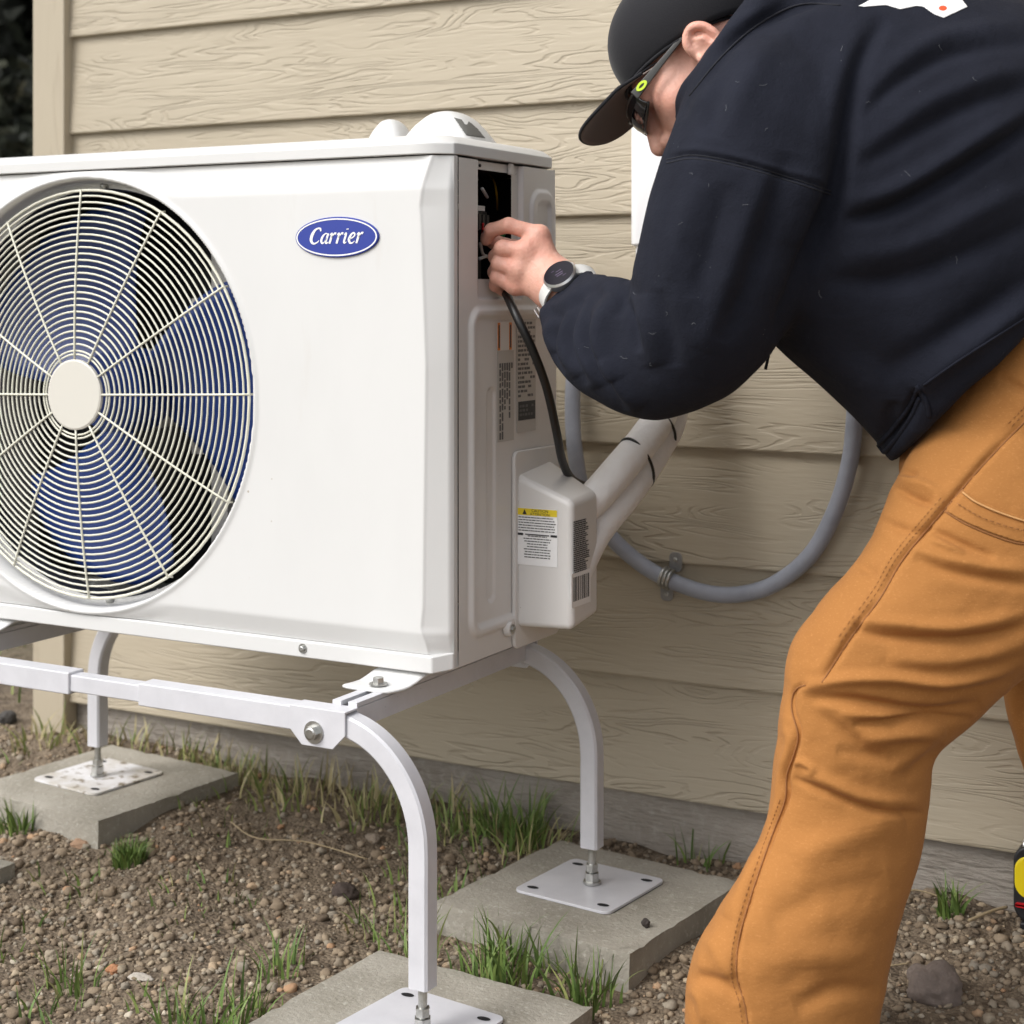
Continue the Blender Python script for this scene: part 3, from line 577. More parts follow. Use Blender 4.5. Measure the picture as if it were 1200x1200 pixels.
# cabinet shell (back, left, floor) and dark interior
box('back_panel', UX0, XR-.003, YB-.002, YB, Z0+.006, Z1, M['unit_side'], unit); box('left_panel', UX0, UX0+.002, YC+.004, YB-.003, Z0+.006, Z1, M['unit_side'], unit)
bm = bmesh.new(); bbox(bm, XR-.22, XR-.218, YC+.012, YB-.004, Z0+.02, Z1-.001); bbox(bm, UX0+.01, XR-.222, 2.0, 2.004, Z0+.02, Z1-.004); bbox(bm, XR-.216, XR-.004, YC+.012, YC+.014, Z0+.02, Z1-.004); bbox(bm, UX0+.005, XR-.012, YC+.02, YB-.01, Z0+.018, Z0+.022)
bbox(bm, XR-.217, XR-.0085, YC+.0145, YB-.0085, oz1+.003, oz1+.006); bbox(bm, XR-.217, XR-.012, YB-.008, YB-.005, Z0+.03, oz1+.0025); done('bulkhead_black_liner', bm, M['black'], unit)  # bulkhead plus added black sheets that darken the inside and block stray light
box('coil', UX0+.03, XR-.24, 1.985, 1.998, Z0+.03, Z1-.01, M['coil'], unit)
# fan shroud
bm = bmesh.new(); A = []; B = []; Cc = []
for i in range(96):
    t = 2*PI*i/96; A.append(bm.verts.new((fx+.292*math.cos(t), Y0+.040, fz+.292*math.sin(t)))); B.append(bm.verts.new((fx+.289*math.cos(t), Y0+.06, fz+.289*math.sin(t)))); Cc.append(bm.verts.new((fx+.289*math.cos(t), Y0+.075, fz+.289*math.sin(t))))
for i in range(96):
    j = (i+1) % 96; bm.faces.new((A[i], A[j], B[j], B[i])); bm.faces.new((B[i], B[j], Cc[j], Cc[i]))
done('fan_shroud', bm, M['coil'], unit, smooth=True)
# motor bracket behind the fan
bm = bmesh.new()
for xo in (.15, .10): bbox(bm, fx+xo-.015, fx+xo+.015, 1.93, 1.945, Z0+.06, Z1-.02)
bbox(bm, fx+.06, fx+.26, 1.915, 1.925, fz-.095, fz-.075); bbox(bm, fx+.06, fx+.26, 1.915, 1.925, fz+.11, fz+.135); cyl(bm, (fx, 1.87, fz), (fx, 1.97, fz), .06, n=28)
done('motor_bracket', bm, M['unit_side'], unit)
fan = box('fan_hub', fx-.001, fx+.001, 1.80, 1.83, fz-.001, fz+.001, M['blade'], unit)
bm = bmesh.new(); cyl(bm, (fx, 1.805, fz), (fx, 1.87, fz), .058, .062, n=40); fan.data = bpy.data.meshes.new('fan_hub'); bm.to_mesh(fan.data); bm.free(); fan.data.materials.append(M['blade'])
for q in range(3):
    a0 = math.radians((8, -96, 140)[q]); rows = []; bm = bmesh.new()
    for i in range(17):
        t = i/16; r = .055+t*.226; lead = a0+math.radians(34+10*t-14*t*t); trail = a0-math.radians(44-2*t+10*t*t); row = []
        for j in range(15):
            s = j/14; a = lead+(trail-lead)*s; y = 1.822+.055*s+.014*math.sin(s*PI)*(1-t); rr = r-.02*t*(abs(2*s-1)**6)
            row.append(bm.verts.new((fx+rr*math.cos(a), y, fz+rr*math.sin(a))))
        rows.append(row)
    for A, B in zip(rows, rows[1:]):
        for j in range(14): bm.faces.new((A[j], A[j+1], B[j+1], B[j]))
    o = done('fan_blade', bm, M['blade'], unit, smooth=True); md = o.modifiers.new('s', 'SOLIDIFY'); md.thickness = .003
# grille: concentric wires and spokes
grille = bpy.data.objects.new('fan_grille', None); COL.objects.link(grille); grille.parent = unit; grille.matrix_parent_inverse = Matrix.Translation(unit.location).inverted()
def gy(r): return Y0+.010-.020*(1-(r/.287)**2.2)
rad = [.0565, .0615]+list(np.linspace(.071, .280, 24))+[.2880]
for i, r in enumerate(rad):
    wr = .0015 if i < len(rad)-1 else .0022
    bm = bmesh.new(); tube(bm, [(fx+r*math.cos(2*PI*k/72), gy(r), fz+r*math.sin(2*PI*k/72)) for k in range(72)], wr, 7, True, 1); done('wire_ring', bm, M['grille'], grille, smooth=True)
for k in range(12):
    a = math.radians(30*k+1.5); bm = bmesh.new(); tube(bm, [(fx+r*math.cos(a), gy(r)-.0022, fz+r*math.sin(a)) for r in np.linspace(.045, .288, 14)]+[(fx+.290*math.cos(a), gy(.290)+.006, fz+.290*math.sin(a))], .0016, 7, False, 1); done('spoke', bm, M['grille'], grille, smooth=True)
bm = bmesh.new(); cyl(bm, (fx, gy(0)+.001, fz), (fx, gy(0)-.0035, fz), .0495, .0495, n=64); cyl(bm, (fx, gy(0)-.0035, fz), (fx, gy(0)-.0048, fz), .0495, .047, n=64); done('hub_disc', bm, M['hub'], grille, bevel=0)
for deg in (88, -86, 1):
    c = Vector((fx+.2950*math.cos(math.radians(deg)), Y0+.0355, fz+.2950*math.sin(math.radians(deg)))); bm = bmesh.new(); bmesh.ops.create_uvsphere(bm, u_segments=14, v_segments=10, radius=.0058); bmesh.ops.translate(bm, verts=bm.verts, vec=c); done('grille_screw', bm, M['zinc'], unit, smooth=True)
# mounting feet
for xf in (-1.135, -1.84):
    for yf, s in ((Y0+.02, -1), (YB-.02, 1)):
        bm = bmesh.new(); rows = []
        for t, zz, la, lb in ((-.014, Z0-.001, .026, .052), (.0, Z0-.001, .027, .050), (.008, Z0-.0025, .029, .047), (.018, Z0-.0085, .034, .042), (.026, Z0-.0130, .039, .037), (.034, Z0-.0148, .044, .034), (.052, Z0-.0152, .048, .031), (.059, Z0-.0155, .047, .028), (.0625, Z0-.0170, .044, .024)):
            rows.append([bm.verts.new((xf-la+(la+lb)*q, yf+s*(t-.006*(abs(2*q-1)**6)*(t > .05)), zz-.0022*(abs(2*q-1)**8)+(.0 if q < .8 or t > .03 else 0))) for q in (0, .04, .12, .3, .5, .7, .88, .96, 1)])
        for A, B in zip(rows, rows[1:]):
            for j in range(8): bm.faces.new((A[j], A[j+1], B[j+1], B[j]))
        o = done('mounting_foot', bm, M['unit_front'], unit, smooth=True); md = o.modifiers.new('s', 'SOLIDIFY'); md.thickness = .0028; md.offset = -1 if s < 0 else 1
        bm = bmesh.new(); bolt(bm, (xf, yf+s*.042, Z0-.0135), (0, 0, 1), .0075, .007); done('bolt', bm, M['zinc'], o)

# emblem with script lettering
ec = onY(395.5, 278, Y0); ea, eb = .0645, .0262
badge = empty('b', (0, 0, 0), None, None); bpy.data.objects.remove(badge)
bm = bmesh.new(); N_ = 64
def oval(bm, a, b, y, z=0): return [bm.verts.new((ec.x+a*math.cos(2*PI*k/N_), y, ec.z+b*math.sin(2*PI*k/N_))) for k in range(N_)]
A = oval(bm, ea, eb, Y0); B = oval(bm, ea, eb, Y0-.002); Cq = oval(bm, ea-.001, eb-.001, Y0-.003)
for P, Q in ((A, B), (B, Cq)):
    for k in range(N_): bm.faces.new((P[k], P[(k+1) % N_], Q[(k+1) % N_], Q[k]))
bm.faces.new(Cq); badge = done('emblem', bm, M['emblem'], unit)
bm = bmesh.new(); A = oval(bm, ea-.0020, eb-.0020, Y0-.0033); B = oval(bm, ea-.0040, eb-.0038, Y0-.0033)
for k in range(N_): bm.faces.new((A[k], A[(k+1) % N_], B[(k+1) % N_], B[k]))
done('emblem_ring', bm, M['white'], badge)
# letter strokes: em units, x-height 1, (x, y) with pen widths; slanted nib
ST = {
 'C': [[(1.25, 1.22, .10), (1.18, 1.45, .16), (.92, 1.52, .12), (.58, 1.32, .20), (.34, .92, .26), (.26, .50, .26), (.38, .16, .20), (.66, .02, .14), (.98, .14, .10), (1.18, .32, .07)]],
 'a': [[(.86, .96, .08), (.62, .98, .10), (.34, .70, .18), (.24, .32, .20), (.36, .06, .14), (.58, .14, .08), (.82, .58, .07)], [(.95, 1.0, .17), (.84, .55, .19), (.76, .18, .17), (.86, .03, .11), (1.05, .16, .06)]],
 'r': [[(.12, .82, .06), (.28, .98, .12), (.36, .92, .16), (.30, .55, .19), (.18, .0, .18)], [(.32, .55, .06), (.50, .84, .09), (.66, 1.0, .15), (.80, .94, .19)]],
 'i': [[(.12, .82, .06), (.28, .98, .13), (.34, .90, .17), (.26, .5, .18), (.20, .16, .17), (.30, .03, .11), (.46, .16, .06)], [(.43, 1.42, .20), (.44, 1.34, .20)]],
 'e': [[(.22, .44, .08), (.52, .52, .10), (.76, .72, .12), (.76, .92, .14), (.58, 1.0, .13), (.34, .76, .19), (.22, .38, .22), (.34, .08, .17), (.58, .02, .11), (.86, .22, .06)]]}
bm = bmesh.new(); x = 0; sc_ = .0122
adv = {'C': 1.20, 'a': 1.02, 'r': .80, 'i': .52, 'e': .90}; tot = sum(adv[c] for c in 'Carrier')
x = -tot/2-.12
for ci, c in enumerate('Carrier'):
    for st in ST[c]:
        pts = smooth_path([(p[0], p[1], p[2]) for p in st], 6); L_, R_ = [], []
        for i, p in enumerate(pts):
            tg = (pts[min(i+1, len(pts)-1)]-pts[max(i-1, 0)]); tg.z = 0; tg.normalize(); nn = Vector((-tg.y, tg.x, 0)); h = max(p.z, .05)*.62
            for lst, s in ((L_, 1), (R_, -1)):
                q = Vector((p.x, p.y, 0))+nn*h*s; lst.append(bm.verts.new((ec.x+(x+q.x+q.y*.14)*sc_*1.13, Y0-.0035-.00002*ci, ec.z+(q.y-.62)*sc_*1.08)))
        for i in range(len(pts)-1): bm.faces.new((L_[i], L_[i+1], R_[i+1], R_[i]))
    x += adv[c]
bmesh.ops.recalc_face_normals(bm, faces=bm.faces); done('lettering', bm, M['white'], badge)

# ---- things inside the service opening
def inS(px, py, dx): return onX(px, py, XR-dx)
tb = box('terminal_block', XR-.085, XR-.03, sY(559), sY(594), sZ(575, 268), sZ(575, 246), M['dark'], unit, bevel=.001)
bm = bmesh.new(); y_a = sY(561)
for k in range(7): bbox(bm, XR-.0295, XR-.024, y_a+k*.0105, y_a+k*.0105+.007, sZ(575, 268), sZ(575, 250))
done('terminal_fin', bm, M['dark'], tb)
box('label_strip', XR-.06, XR-.028, sY(559), sY(590), sZ(575, 245.5), sZ(575, 239.5), M['sticker'], unit)
box('relay', XR-.08, XR-.04, sY(563), sY(586), sZ(575, 238), sZ(575, 228), M['dark'], unit, bevel=.002)
box('contactor', XR-.09, XR-.035, sY(561), sY(592), sZ(575, 334), sZ(575, 300), M['dark'], unit, bevel=.003)
tubeo('yellow_wire', [inS(571, 200, .07), inS(579, 213, .05), inS(582, 228, .04), inS(583, 246, .06)], .0014, M['ywire'], unit)
for pts, m in ((((566, 262), (566, 272), (572, 286), (583, 292)), 'red'), (((566, 268), (572, 282), (580, 290)), 'red'), (((590, 270), (584, 284), (578, 296), (582, 306)), 'green'), (((594, 268), (588, 282), (582, 294)), 'green'), (((563, 285), (566, 298), (574, 302), (582, 312)), 'wwire'), (((562, 303), (572, 301), (580, 310)), 'wwire'), (((565, 221), (568, 226), (571, 231)), 'wwire')):
    tubeo('wire', [inS(a, b, .022+.006*k) for k, (a, b) in enumerate(pts)], .0017 if m != 'wwire' else .0022, M[m], unit)
bm = bmesh.new(); bbox(bm, XR-.012, XR-.0072, oy0+.003, oy1+.004, rz0+.004, oz0+.012); done('opening_lip', bm, M['unit_side'], unit)
for px, py in ((562.5, 194), (610, 200)):
    c = onX(px, py, XR-.0062); bm = bmesh.new(); cyl(bm, c-Vector((.003, 0, 0)), c+Vector((.0006, 0, 0)), .0022, n=10); done('screw_hole', bm, M['black'], unit)
c = onX(597, 198, XR-.006); bm = bmesh.new(); bbox(bm, c.x, c.x+.004, c.y-.005, c.y+.005, c.z-.008, c.z+.007); done('catch_tab', bm, M['unit_side'], unit, bevel=.001)

# ---- stickers on the side panel
def on_side(name, ya, yb, za, zb, lift, m, parent=unit): return box(name, XR+lift-.0004, XR+lift, ya, yb, za, zb, m, parent)
def stripes_v(name, ya, yb, za, zb, n, lift, m, seed, parent=unit):     # lines of print that run up the sticker
    random.seed(seed); bm = bmesh.new()
    for k in range(n):
        y = ya+(yb-ya)*(k+.5)/n; hw = (yb-ya)/n*.30; z = zb
        while z > za:
            l = random.uniform(.004, .012); bbox(bm, XR+lift-.0001, XR+lift+.0001, y-hw, y+hw, max(za, z-l), z); z -= l+random.uniform(.0012, .003)
            if random.random() < .05: break
    done(name, bm, m, parent)
def stripes_h(name, ya, yb, za, zb, n, lift, m, seed, parent=unit, fill=.9):
    random.seed(seed); bm = bmesh.new()
    for k in range(n):
        z = za+(zb-za)*(k+.5)/n; hh = (zb-za)/n*.28; y = ya; yl = ya+(yb-ya)*random.uniform(.5, 1)
        while y < yl:
            l = random.uniform(.003, .009)
            if random.random() < fill: bbox(bm, XR+lift-.0001, XR+lift+.0001, y, min(yb, y+l), z-hh, z+hh)
            y += l+random.uniform(.001, .003)
    done(name, bm, m, parent)
sa, sb = sY(582.5), sY(601.5); z_t, z_m, z_b = sZ(592, 377), sZ(592, 411), sZ(592, 517)
stk = on_side('warning_sticker', sa, sb, z_b, z_m, .0010, M['sticker_dull']); stripes_v('print', sa+.003, sb-.003, z_b+.003, z_m-.016, 6, .0013, M['ink_grey'], 3, stk)
t1 = on_side('striped_tag', sa-.001, sb-.004, z_m+.0005, z_t, .0010, M['sticker']); on_side('band', sa-.0005, sa+.006, z_m+.001, z_t-.001, .0014, M['orange'], t1); on_side('band', sb-.013, sb-.0065, z_m+.001, z_t-.001, .0014, M['orange'], t1)
on_side('band_ink', sa+.0015, sa+.0045, z_m+.004, z_t-.004, .0017, M['ink'], t1); on_side('band_ink', sb-.0115, sb-.0085, z_m+.004, z_t-.004, .0017, M['ink'], t1)
sc0, sc1 = sY(605), sY(627); rp = on_side('rating_plate', sc0, sc1, sZ(614, 506), sZ(614, 374), .0010, M['sticker_dull']); stripes_h('print', sc0+.003, sc1-.003, sZ(614, 466), sZ(614, 376), 17, .0013, M['ink_grey'], 5, rp)
lg_ = on_side('dark_label', sc0+.004, sc1-.002, sZ(614, 492), sZ(614, 470), .0014, M['dark'], rp); stripes_h('print', sc0+.006, sc1-.006, sZ(614, 488), sZ(614, 473), 3, .0017, M['ink_grey'], 6, rp)

# ---- pipe cover box on the side
PX = -.964; PY0, PY1 = 1.925, 2.004
def pc(x, y, z): return Vector((x, y, z))
bm = bmesh.new(); zb_ = .4475
V_ = [pc(XR+.001, PY0, .652), pc(PX, PY0, .619), pc(PX, PY1, .624), pc(XR+.001, PY1+.02, .664), pc(XR+.001, PY0, zb_), pc(PX, PY0, zb_+.003), pc(PX, PY1, zb_+.014), pc(XR+.001, PY1+.02, zb_+.012)]
vv = [bm.verts.new(v) for v in V_]
for f in ((0, 1, 2, 3), (7, 6, 5, 4), (0, 4, 5, 1), (1, 5, 6, 2), (2, 6, 7, 3), (3, 7, 4, 0)): bm.faces.new([vv[i] for i in f])
pbox = done('pipe_cover', bm, M['unit_side'], unit, bevel=.009, seg=5)
bm = bmesh.new(); poly_prism(bm, [(XR+.0065, a, b) for a, b in rrect((sY(599)+sY(651))/2, (sZ(600, 547)+sZ(600, 748))/2+.003, sY(651)-sY(599), .262, .010)], (-.006, 0, 0)); done('cover_flange', bm, M['unit_side'], pbox, bevel=.002)
c = onX(600.5, 737, XR+.010); bm = bmesh.new(); cyl(bm, c-Vector((.009, 0, 0)), c, .0105, .009, n=24); done('screw_lobe', bm, M['unit_side'], pbox, bevel=.0015); bm = bmesh.new(); bolt(bm, c+Vector((.0002, 0, 0)), (1, 0, 0), .004, .002); done('screw', bm, M['zinc'], pbox)
yf = PY0-.0004
def fX(px): return onY(px, 640, PY0).x
def fZ(py, px=630): return onY(px, py, PY0).z
x_a, x_b = fX(606.5), fX(653.5); z_a, z_b2 = fZ(663), fZ(596)
cs = box('caution_sticker', x_a, x_b, yf-.0002, yf, z_a, z_b2, M['white'], pbox); box('yellow_band', x_a+.0006, x_b-.0006, yf-.0006, yf-.0003, fZ(604.5), z_b2-.0006, M['yellow'], cs)
bm = bmesh.new(); poly_prism(bm, [(x_a+.008, yf-.0009, fZ(603.6)), (x_a+.0145, yf-.0009, fZ(603.6)), (x_a+.0112, yf-.0009, fZ(597.5))], (0, .0002, 0)); done('warning_triangle', bm, M['ink'], cs)
def text(s, x, y, z, size, m, parent, rot=(PI/2, 0, 0), shear=0, align='CENTER', bold=.0):
    cu = bpy.data.curves.new('t', 'FONT'); cu.body = s; cu.size = size; cu.align_x = align; cu.shear = shear; cu.offset = bold; ob = bpy.data.objects.new('t', cu); COL.objects.link(ob)
    dg = bpy.context.evaluated_depsgraph_get(); me = bpy.data.meshes.new_from_object(ob.evaluated_get(dg)); bpy.data.objects.remove(ob)
    me.transform(Matrix.Translation((x, y, z)) @ Matrix.Rotation(rot[2], 4, 'Z') @ Matrix.Rotation(rot[0], 4, 'X')); me.materials.clear()
    return link('lettering', me, m, parent, False)
xm = x_a+.034; text('CAUTION', xm, yf-.0009, fZ(600.3), .0055, M['ink'], cs); text('ATTENTION', xm, yf-.0009, fZ(604.3), .0052, M['ink'], cs)
random.seed(11); bm = bmesh.new(); rows = [(607+3.1*k) for k in range(16)]
for k, py in enumerate(rows):
    if k in (6, ): continue
    z = fZ(py); cen = k > 6; half = random.uniform(.014, .021) if cen else None; xs_ = (x_a+x_b)/2-half if cen else x_a+.002; xe = (x_a+x_b)/2+half if cen else x_b-random.uniform(.002, .012); x = xs_
    while x < xe:
        l = random.uniform(.0015, .0055); bbox(bm, x, min(xe, x+l), yf-.0006, yf-.0004, z-.0006, z+.0006); x += l+random.uniform(.0006, .0012)
done('print', bm, M['ink'], cs); bm = bmesh.new(); z = fZ(627); bbox(bm, x_a+.0006, x_a+.009, yf-.0007, yf-.0005, z-.0015, z+.0015); bbox(bm, x_b-.010, x_b-.0006, yf-.0007, yf-.0005, z-.0015, z+.0015); bbox(bm, x_a+.012, x_b-.012, yf-.0007, yf-.0005, z-.0006, z+.0008); done('bar_print', bm, M['ink'], cs)
# right face of the box: printed text and barcode
def rY(px): return onX(px, 640, PX).y
def rZ(py): return onX(683, py, PX).z
xf_ = PX+.0006; ya, yb = rY(671.5), rY(690.5); random.seed(13); bm = bmesh.new()
for k in range(26):
    z = rZ(609+k*2.35); y = ya; ye = ya+(yb-ya)*random.uniform(.7, 1)
    while y < ye: l = random.uniform(.002, .007); bbox(bm, xf_, xf_+.0002, y, min(ye, y+l), z-.0008, z+.0008); y += l+random.uniform(.0008, .0016)
done('print', bm, M['ink'], pbox)
ya, yb = rY(669), rY(691.5); bc = box('barcode_label', xf_-.0002, xf_+.0002, ya, yb, rZ(708), rZ(668), M['white'], pbox); random.seed(5); bm = bmesh.new(); y = ya+.006
while y < yb-.006: l = random.choice((.0008, .0014, .002)); bbox(bm, xf_+.0003, xf_+.0006, y, y+l, rZ(701), rZ(673)); y += l+random.choice((.0014, .0022, .003))
done('barcode', bm, M['ink'], bc)

# ---- line set, cable, conduit
ls = empty('wrapped_line_set', (-.95, 2.0, .6), 'pair of white wrapped refrigerant pipes strapped together rising from the side cover', 'pipes')
e1 = Vector((dx0+.028, YW-.055, dz+.02)); e2 = Vector((dx0+.055, YW-.05, dz+.02))
tubeo('wrapped_pipe', [at(668, 606, 2.235), at(695, 585, 2.24), at(728, 548, 2.27), at(757, 513, 2.31), at(776, 480, 2.35), at(779, 420, 2.40), e1], .0235, M['wrap'], ls, n=24)
tubeo('wrapped_pipe', [at(672, 680, 2.20), at(699, 625, 2.245), at(737, 577, 2.29), at(768, 531, 2.335), at(788, 491, 2.37), at(792, 430, 2.41), e2], .0205, M['wrap'], ls, n=24)
def tie(pts, label):
    bm = bmesh.new(); tube(bm, pts, .0021, 8, True, 8); done('cable_tie', bm, M['cable'], ls, smooth=True)
def ring_about(c, ax, ra, rb, up):
    ax = Vector(ax).normalized(); u = (Vector(up)-ax*Vector(up).dot(ax)).normalized(); v = ax.cross(u); return [Vector(c)+u*ra*math.cos(t)+v*rb*math.sin(t) for t in np.linspace(0, 2*PI, 13)[:-1]]
def strap_pair(c1, c2, ax):
    s_ = c2-c1; s_ = s_-ax.normalized()*s_.dot(ax.normalized()); l = s_.length; u = s_/l; c = c1+u*(l+.0205-.0235)/2
    tie(ring_about(c, ax, (l+.044)/2+.0015, .0255, u), '')
axd = at(757, 513, 2.31)-at(728, 548, 2.27)
strap_pair(at(742.5, 530.5, 2.29), at(752.5, 554, 2.3125), axd); strap_pair(at(768, 494, 2.333), at(778, 505, 2.355), at(776, 480, 2.35)-at(757, 513, 2.31))
cb = tubeo('power_cable', [inS(582, 318, .05), inS(588, 334, .015), at(594, 346, 2.135), at(606, 372, 2.10), at(625, 412, 2.10), at(641, 456, 2.12), at(652, 505, 2.16), at(659, 540, 2.21), at(670, 561, 2.26), at(690, 572, 2.32)], .0058, M['cable'], None, n=12)
tag(cb, 'black power cable hanging from the open service hatch down the side', 'cable')
YCN = YW-.034
cd = tubeo('grey_conduit', [onY(690, 380, YCN+.0), onY(674, 430, YCN), onY(671, 480, YCN-.01), onY(674, 530, YCN-.03), onY(686, 585, YCN-.03), onY(715, 628, YCN-.015), onY(750, 660, YCN-.002), onY(785, 680, YCN), onY(830, 695, YCN), onY(870, 696, YCN), onY(910, 683, YCN), onY(950, 650, YCN), onY(978, 600, YCN), onY(995, 545, YCN), onY(1001, 495, YCN), onY(1003, 430, YCN), onY(1003, 300, YCN)], .0122, M['conduit'], None, n=20)
tag(cd, 'grey flexible conduit looping down across the siding behind the man', 'conduit')
st = empty('conduit_strap', onY(782, 678, YW-.02), 'galvanised strap clamping the grey conduit loop to the siding', 'clamp')
c = onY(782, 677.5, YCN); axd = (onY(830, 695, YCN)-onY(750, 660, YCN)).normalized(); up = Vector((0, -1, 0)).cross(axd)
for k in (-1, 0, 1):
    bm = bmesh.new(); tube(bm, [c+axd*k*.0062+(up*math.cos(t)+Vector((0, -1, 0))*math.sin(t))*.0142 for t in np.linspace(-.1, PI+.1, 12)], .0031, 8); done('strap_rib', bm, M['zinc'], st, smooth=True)
for s in (1, -1):
    q = c+up*s*.024; bm = bmesh.new(); poly_prism(bm, [Vector((q.x+a, YW-.0195, q.z+b)) for a, b in rrect(0, 0, .021, .030, .008)], (0, .002, 0)); t_ = done('strap_tab', bm, M['bracket'], st, bevel=.0005)
    bm = bmesh.new(); bolt(bm, (q.x, YW-.0195, q.z+s*.004), (0, -1, 0), .0035, .002, False); done('screw', bm, M['zinc'], t_)


# ================================================================ the man
M['skin'] = mat('skin', (.70, .385, .295), .48, noise=[(22, (.72, .35, .265), .42, .68, U), (70, (.60, .31, .23), .55, .75, U)], bump=[(300, .5, .0014, U), (110, .4, .0028, (1, 1, .6))], sss=.12)
M['hoodie'] = mat('navy_fleece', (.0100, .0115, .0195), .92, spec=.22, noise=(14, (.0135, .0155, .0255), .4, .7, U), bump=[(420, .4, .0014, U), (55, .4, .004, (1, 1, .7)), (18, .3, .008, U)], sheen=0, speck=(150, (.16, .17, .18), .012))
M['pants'] = mat('orange_duck_canvas', (.385, .168, .048), .88, spec=.2, noise=[(5, (.345, .148, .042), .4, .7, U), (300, (.45, .205, .066), .55, .7, (1, 1, 2))], bump=[(700, .35, .0008, U), (26, .3, .005, (1, 1, 2.2)), (95, .2, .002, (1, 1, 1.5))], sheen=.05)
M['thread'] = mat('brown_thread', (.27, .112, .033), .8); M['thread_l'] = mat('tan_thread', (.60, .33, .13), .8)
M['cap'] = mat('black_cap_cloth', (.014, .014, .017), .85, spec=.25, bump=[(500, .3, .001, U), (20, .15, .004, U)], sheen=.15)
M['cap_under'] = mat('brim_underside', (.24, .20, .18), .8)
M['frame'] = mat('grey_glasses_frame', (.030, .029, .026), .3); M['lens'] = mat('dark_lens', (.004, .004, .005), .08, spec=.8)
M['lime'] = mat('lime_mark', (.55, .75, .02), .4); M['steel'] = mat('watch_steel', (.62, .62, .61), .28, metal=.85)
M['strap'] = mat('white_strap', (.66, .66, .64), .4); M['glass'] = mat('watch_glass', (.008, .006, .011), .2, spec=.3)
M['boot'] = mat('brown_boot', (.06, .035, .02), .7, bump=(60, .3, .003, U)); M['orange_red'] = mat('print_red', (.75, .10, .03), .5)
M['hem_dark'] = mat('navy_rib', (.012, .013, .019), .92, bump=(300, .5, .002, (1, 1, .1)))

# ---- signed distance modelling
def smin(a, b, k): h = np.clip(.5+.5*(b-a)/k, 0, 1); return b*(1-h)+a*h-k*h*(1-h)
class SDF:
    def __init__(s): s.P = []
    def cap(s, a, b, ra, rb=None, k=.01): s.P.append(('c', np.array(a, float), np.array(b, float), ra, ra if rb is None else rb, k, 1)); return s
    def sph(s, c, r, k=.01, sign=1): s.P.append(('c', np.array(c, float), np.array(c, float)+1e-6, r, r, k, sign)); return s
    def ell(s, c, r, k=.01, sign=1): s.P.append(('e', np.array(c, float), np.array(r, float), 0, 0, k, sign)); return s
    def cut(s, a, b, r, k=.004): s.P.append(('c', np.array(a, float), np.array(b, float), r, r, k, -1)); return s
    def __call__(s, X):
        d = None
        for t, a, b, ra, rb, k, sg in s.P:
            if t == 'c':
                ab = b-a; h = np.clip(((X-a)@ab)/max(ab@ab, 1e-12), 0, 1); e = np.linalg.norm(X-a-h[..., None]*ab, axis=-1)-(ra+(rb-ra)*h)
            else:
                q = (X-a)/b; k0 = np.linalg.norm(q, axis=-1); k1 = np.linalg.norm(q/b, axis=-1); e = k0*(k0-1)/np.maximum(k1, 1e-6)
            d = e if d is None else (smin(d, e, k) if sg > 0 else -smin(-d, e, k))
        return d
def nets(f, lo, hi, h):
    lo = np.array(lo, float); n = np.ceil((np.array(hi)-lo)/h).astype(int)+1
    ax = [lo[i]+h*np.arange(n[i]) for i in range(3)]; D = np.empty(n, np.float32)
    for i in range(0, n[0], 24):
        G = np.stack(np.meshgrid(ax[0][i:i+24], ax[1], ax[2], indexing='ij'), -1); D[i:i+24] = f(G)
    S = D < 0; c = np.stack([S[i:n[0]-1+i, j:n[1]-1+j, k:n[2]-1+k] for i in (0, 1) for j in (0, 1) for k in (0, 1)]).astype(np.int8).sum(0)
    act = (c > 0) & (c < 8); I = np.argwhere(act); idx = -np.ones(act.shape, int); idx[tuple(I.T)] = np.arange(len(I))
    acc = np.zeros((len(I), 3)); cnt = np.zeros(len(I))
    C8 = [(i, j, k) for i in (0, 1) for j in (0, 1) for k in (0, 1)]
    for a in C8:
        for ax_ in range(3):
            if a[ax_]: continue
            b = list(a); b[ax_] = 1; va = D[I[:, 0]+a[0], I[:, 1]+a[1], I[:, 2]+a[2]]; vb = D[I[:, 0]+b[0], I[:, 1]+b[1], I[:, 2]+b[2]]
            m = (va < 0) != (vb < 0); t = np.where(m, va/np.where(m, va-vb, 1), 0); p = np.tile(np.array(a, float), (len(I), 1)); p[:, ax_] += t; acc[m] += p[m]; cnt[m] += 1
    V = lo+(I+acc/np.maximum(cnt, 1)[:, None])*h; Q = []
    for ax_ in range(3):
        u, v = (ax_+1) % 3, (ax_+2) % 3; sl = [slice(None)]*3; s2 = [slice(None)]*3; sl[ax_] = slice(0, -1); s2[ax_] = slice(1, None)
        E = S[tuple(sl)] != S[tuple(s2)]; P = np.argwhere(E); P = P[(P[:, u] > 0) & (P[:, v] > 0) & (P[:, u] < n[u]-1) & (P[:, v] < n[v]-1)]
        inside = S[tuple(P.T)]
        def g(du, dv): q = P.copy(); q[:, u] -= du; q[:, v] -= dv; return idx[tuple(q.T)]
        q4 = np.stack([g(0, 0), g(1, 0), g(1, 1), g(0, 1)], -1); q4[~inside] = q4[~inside][:, ::-1]; Q.append(q4)
    Q = np.concatenate(Q); return V, Q[(Q >= 0).all(1)]
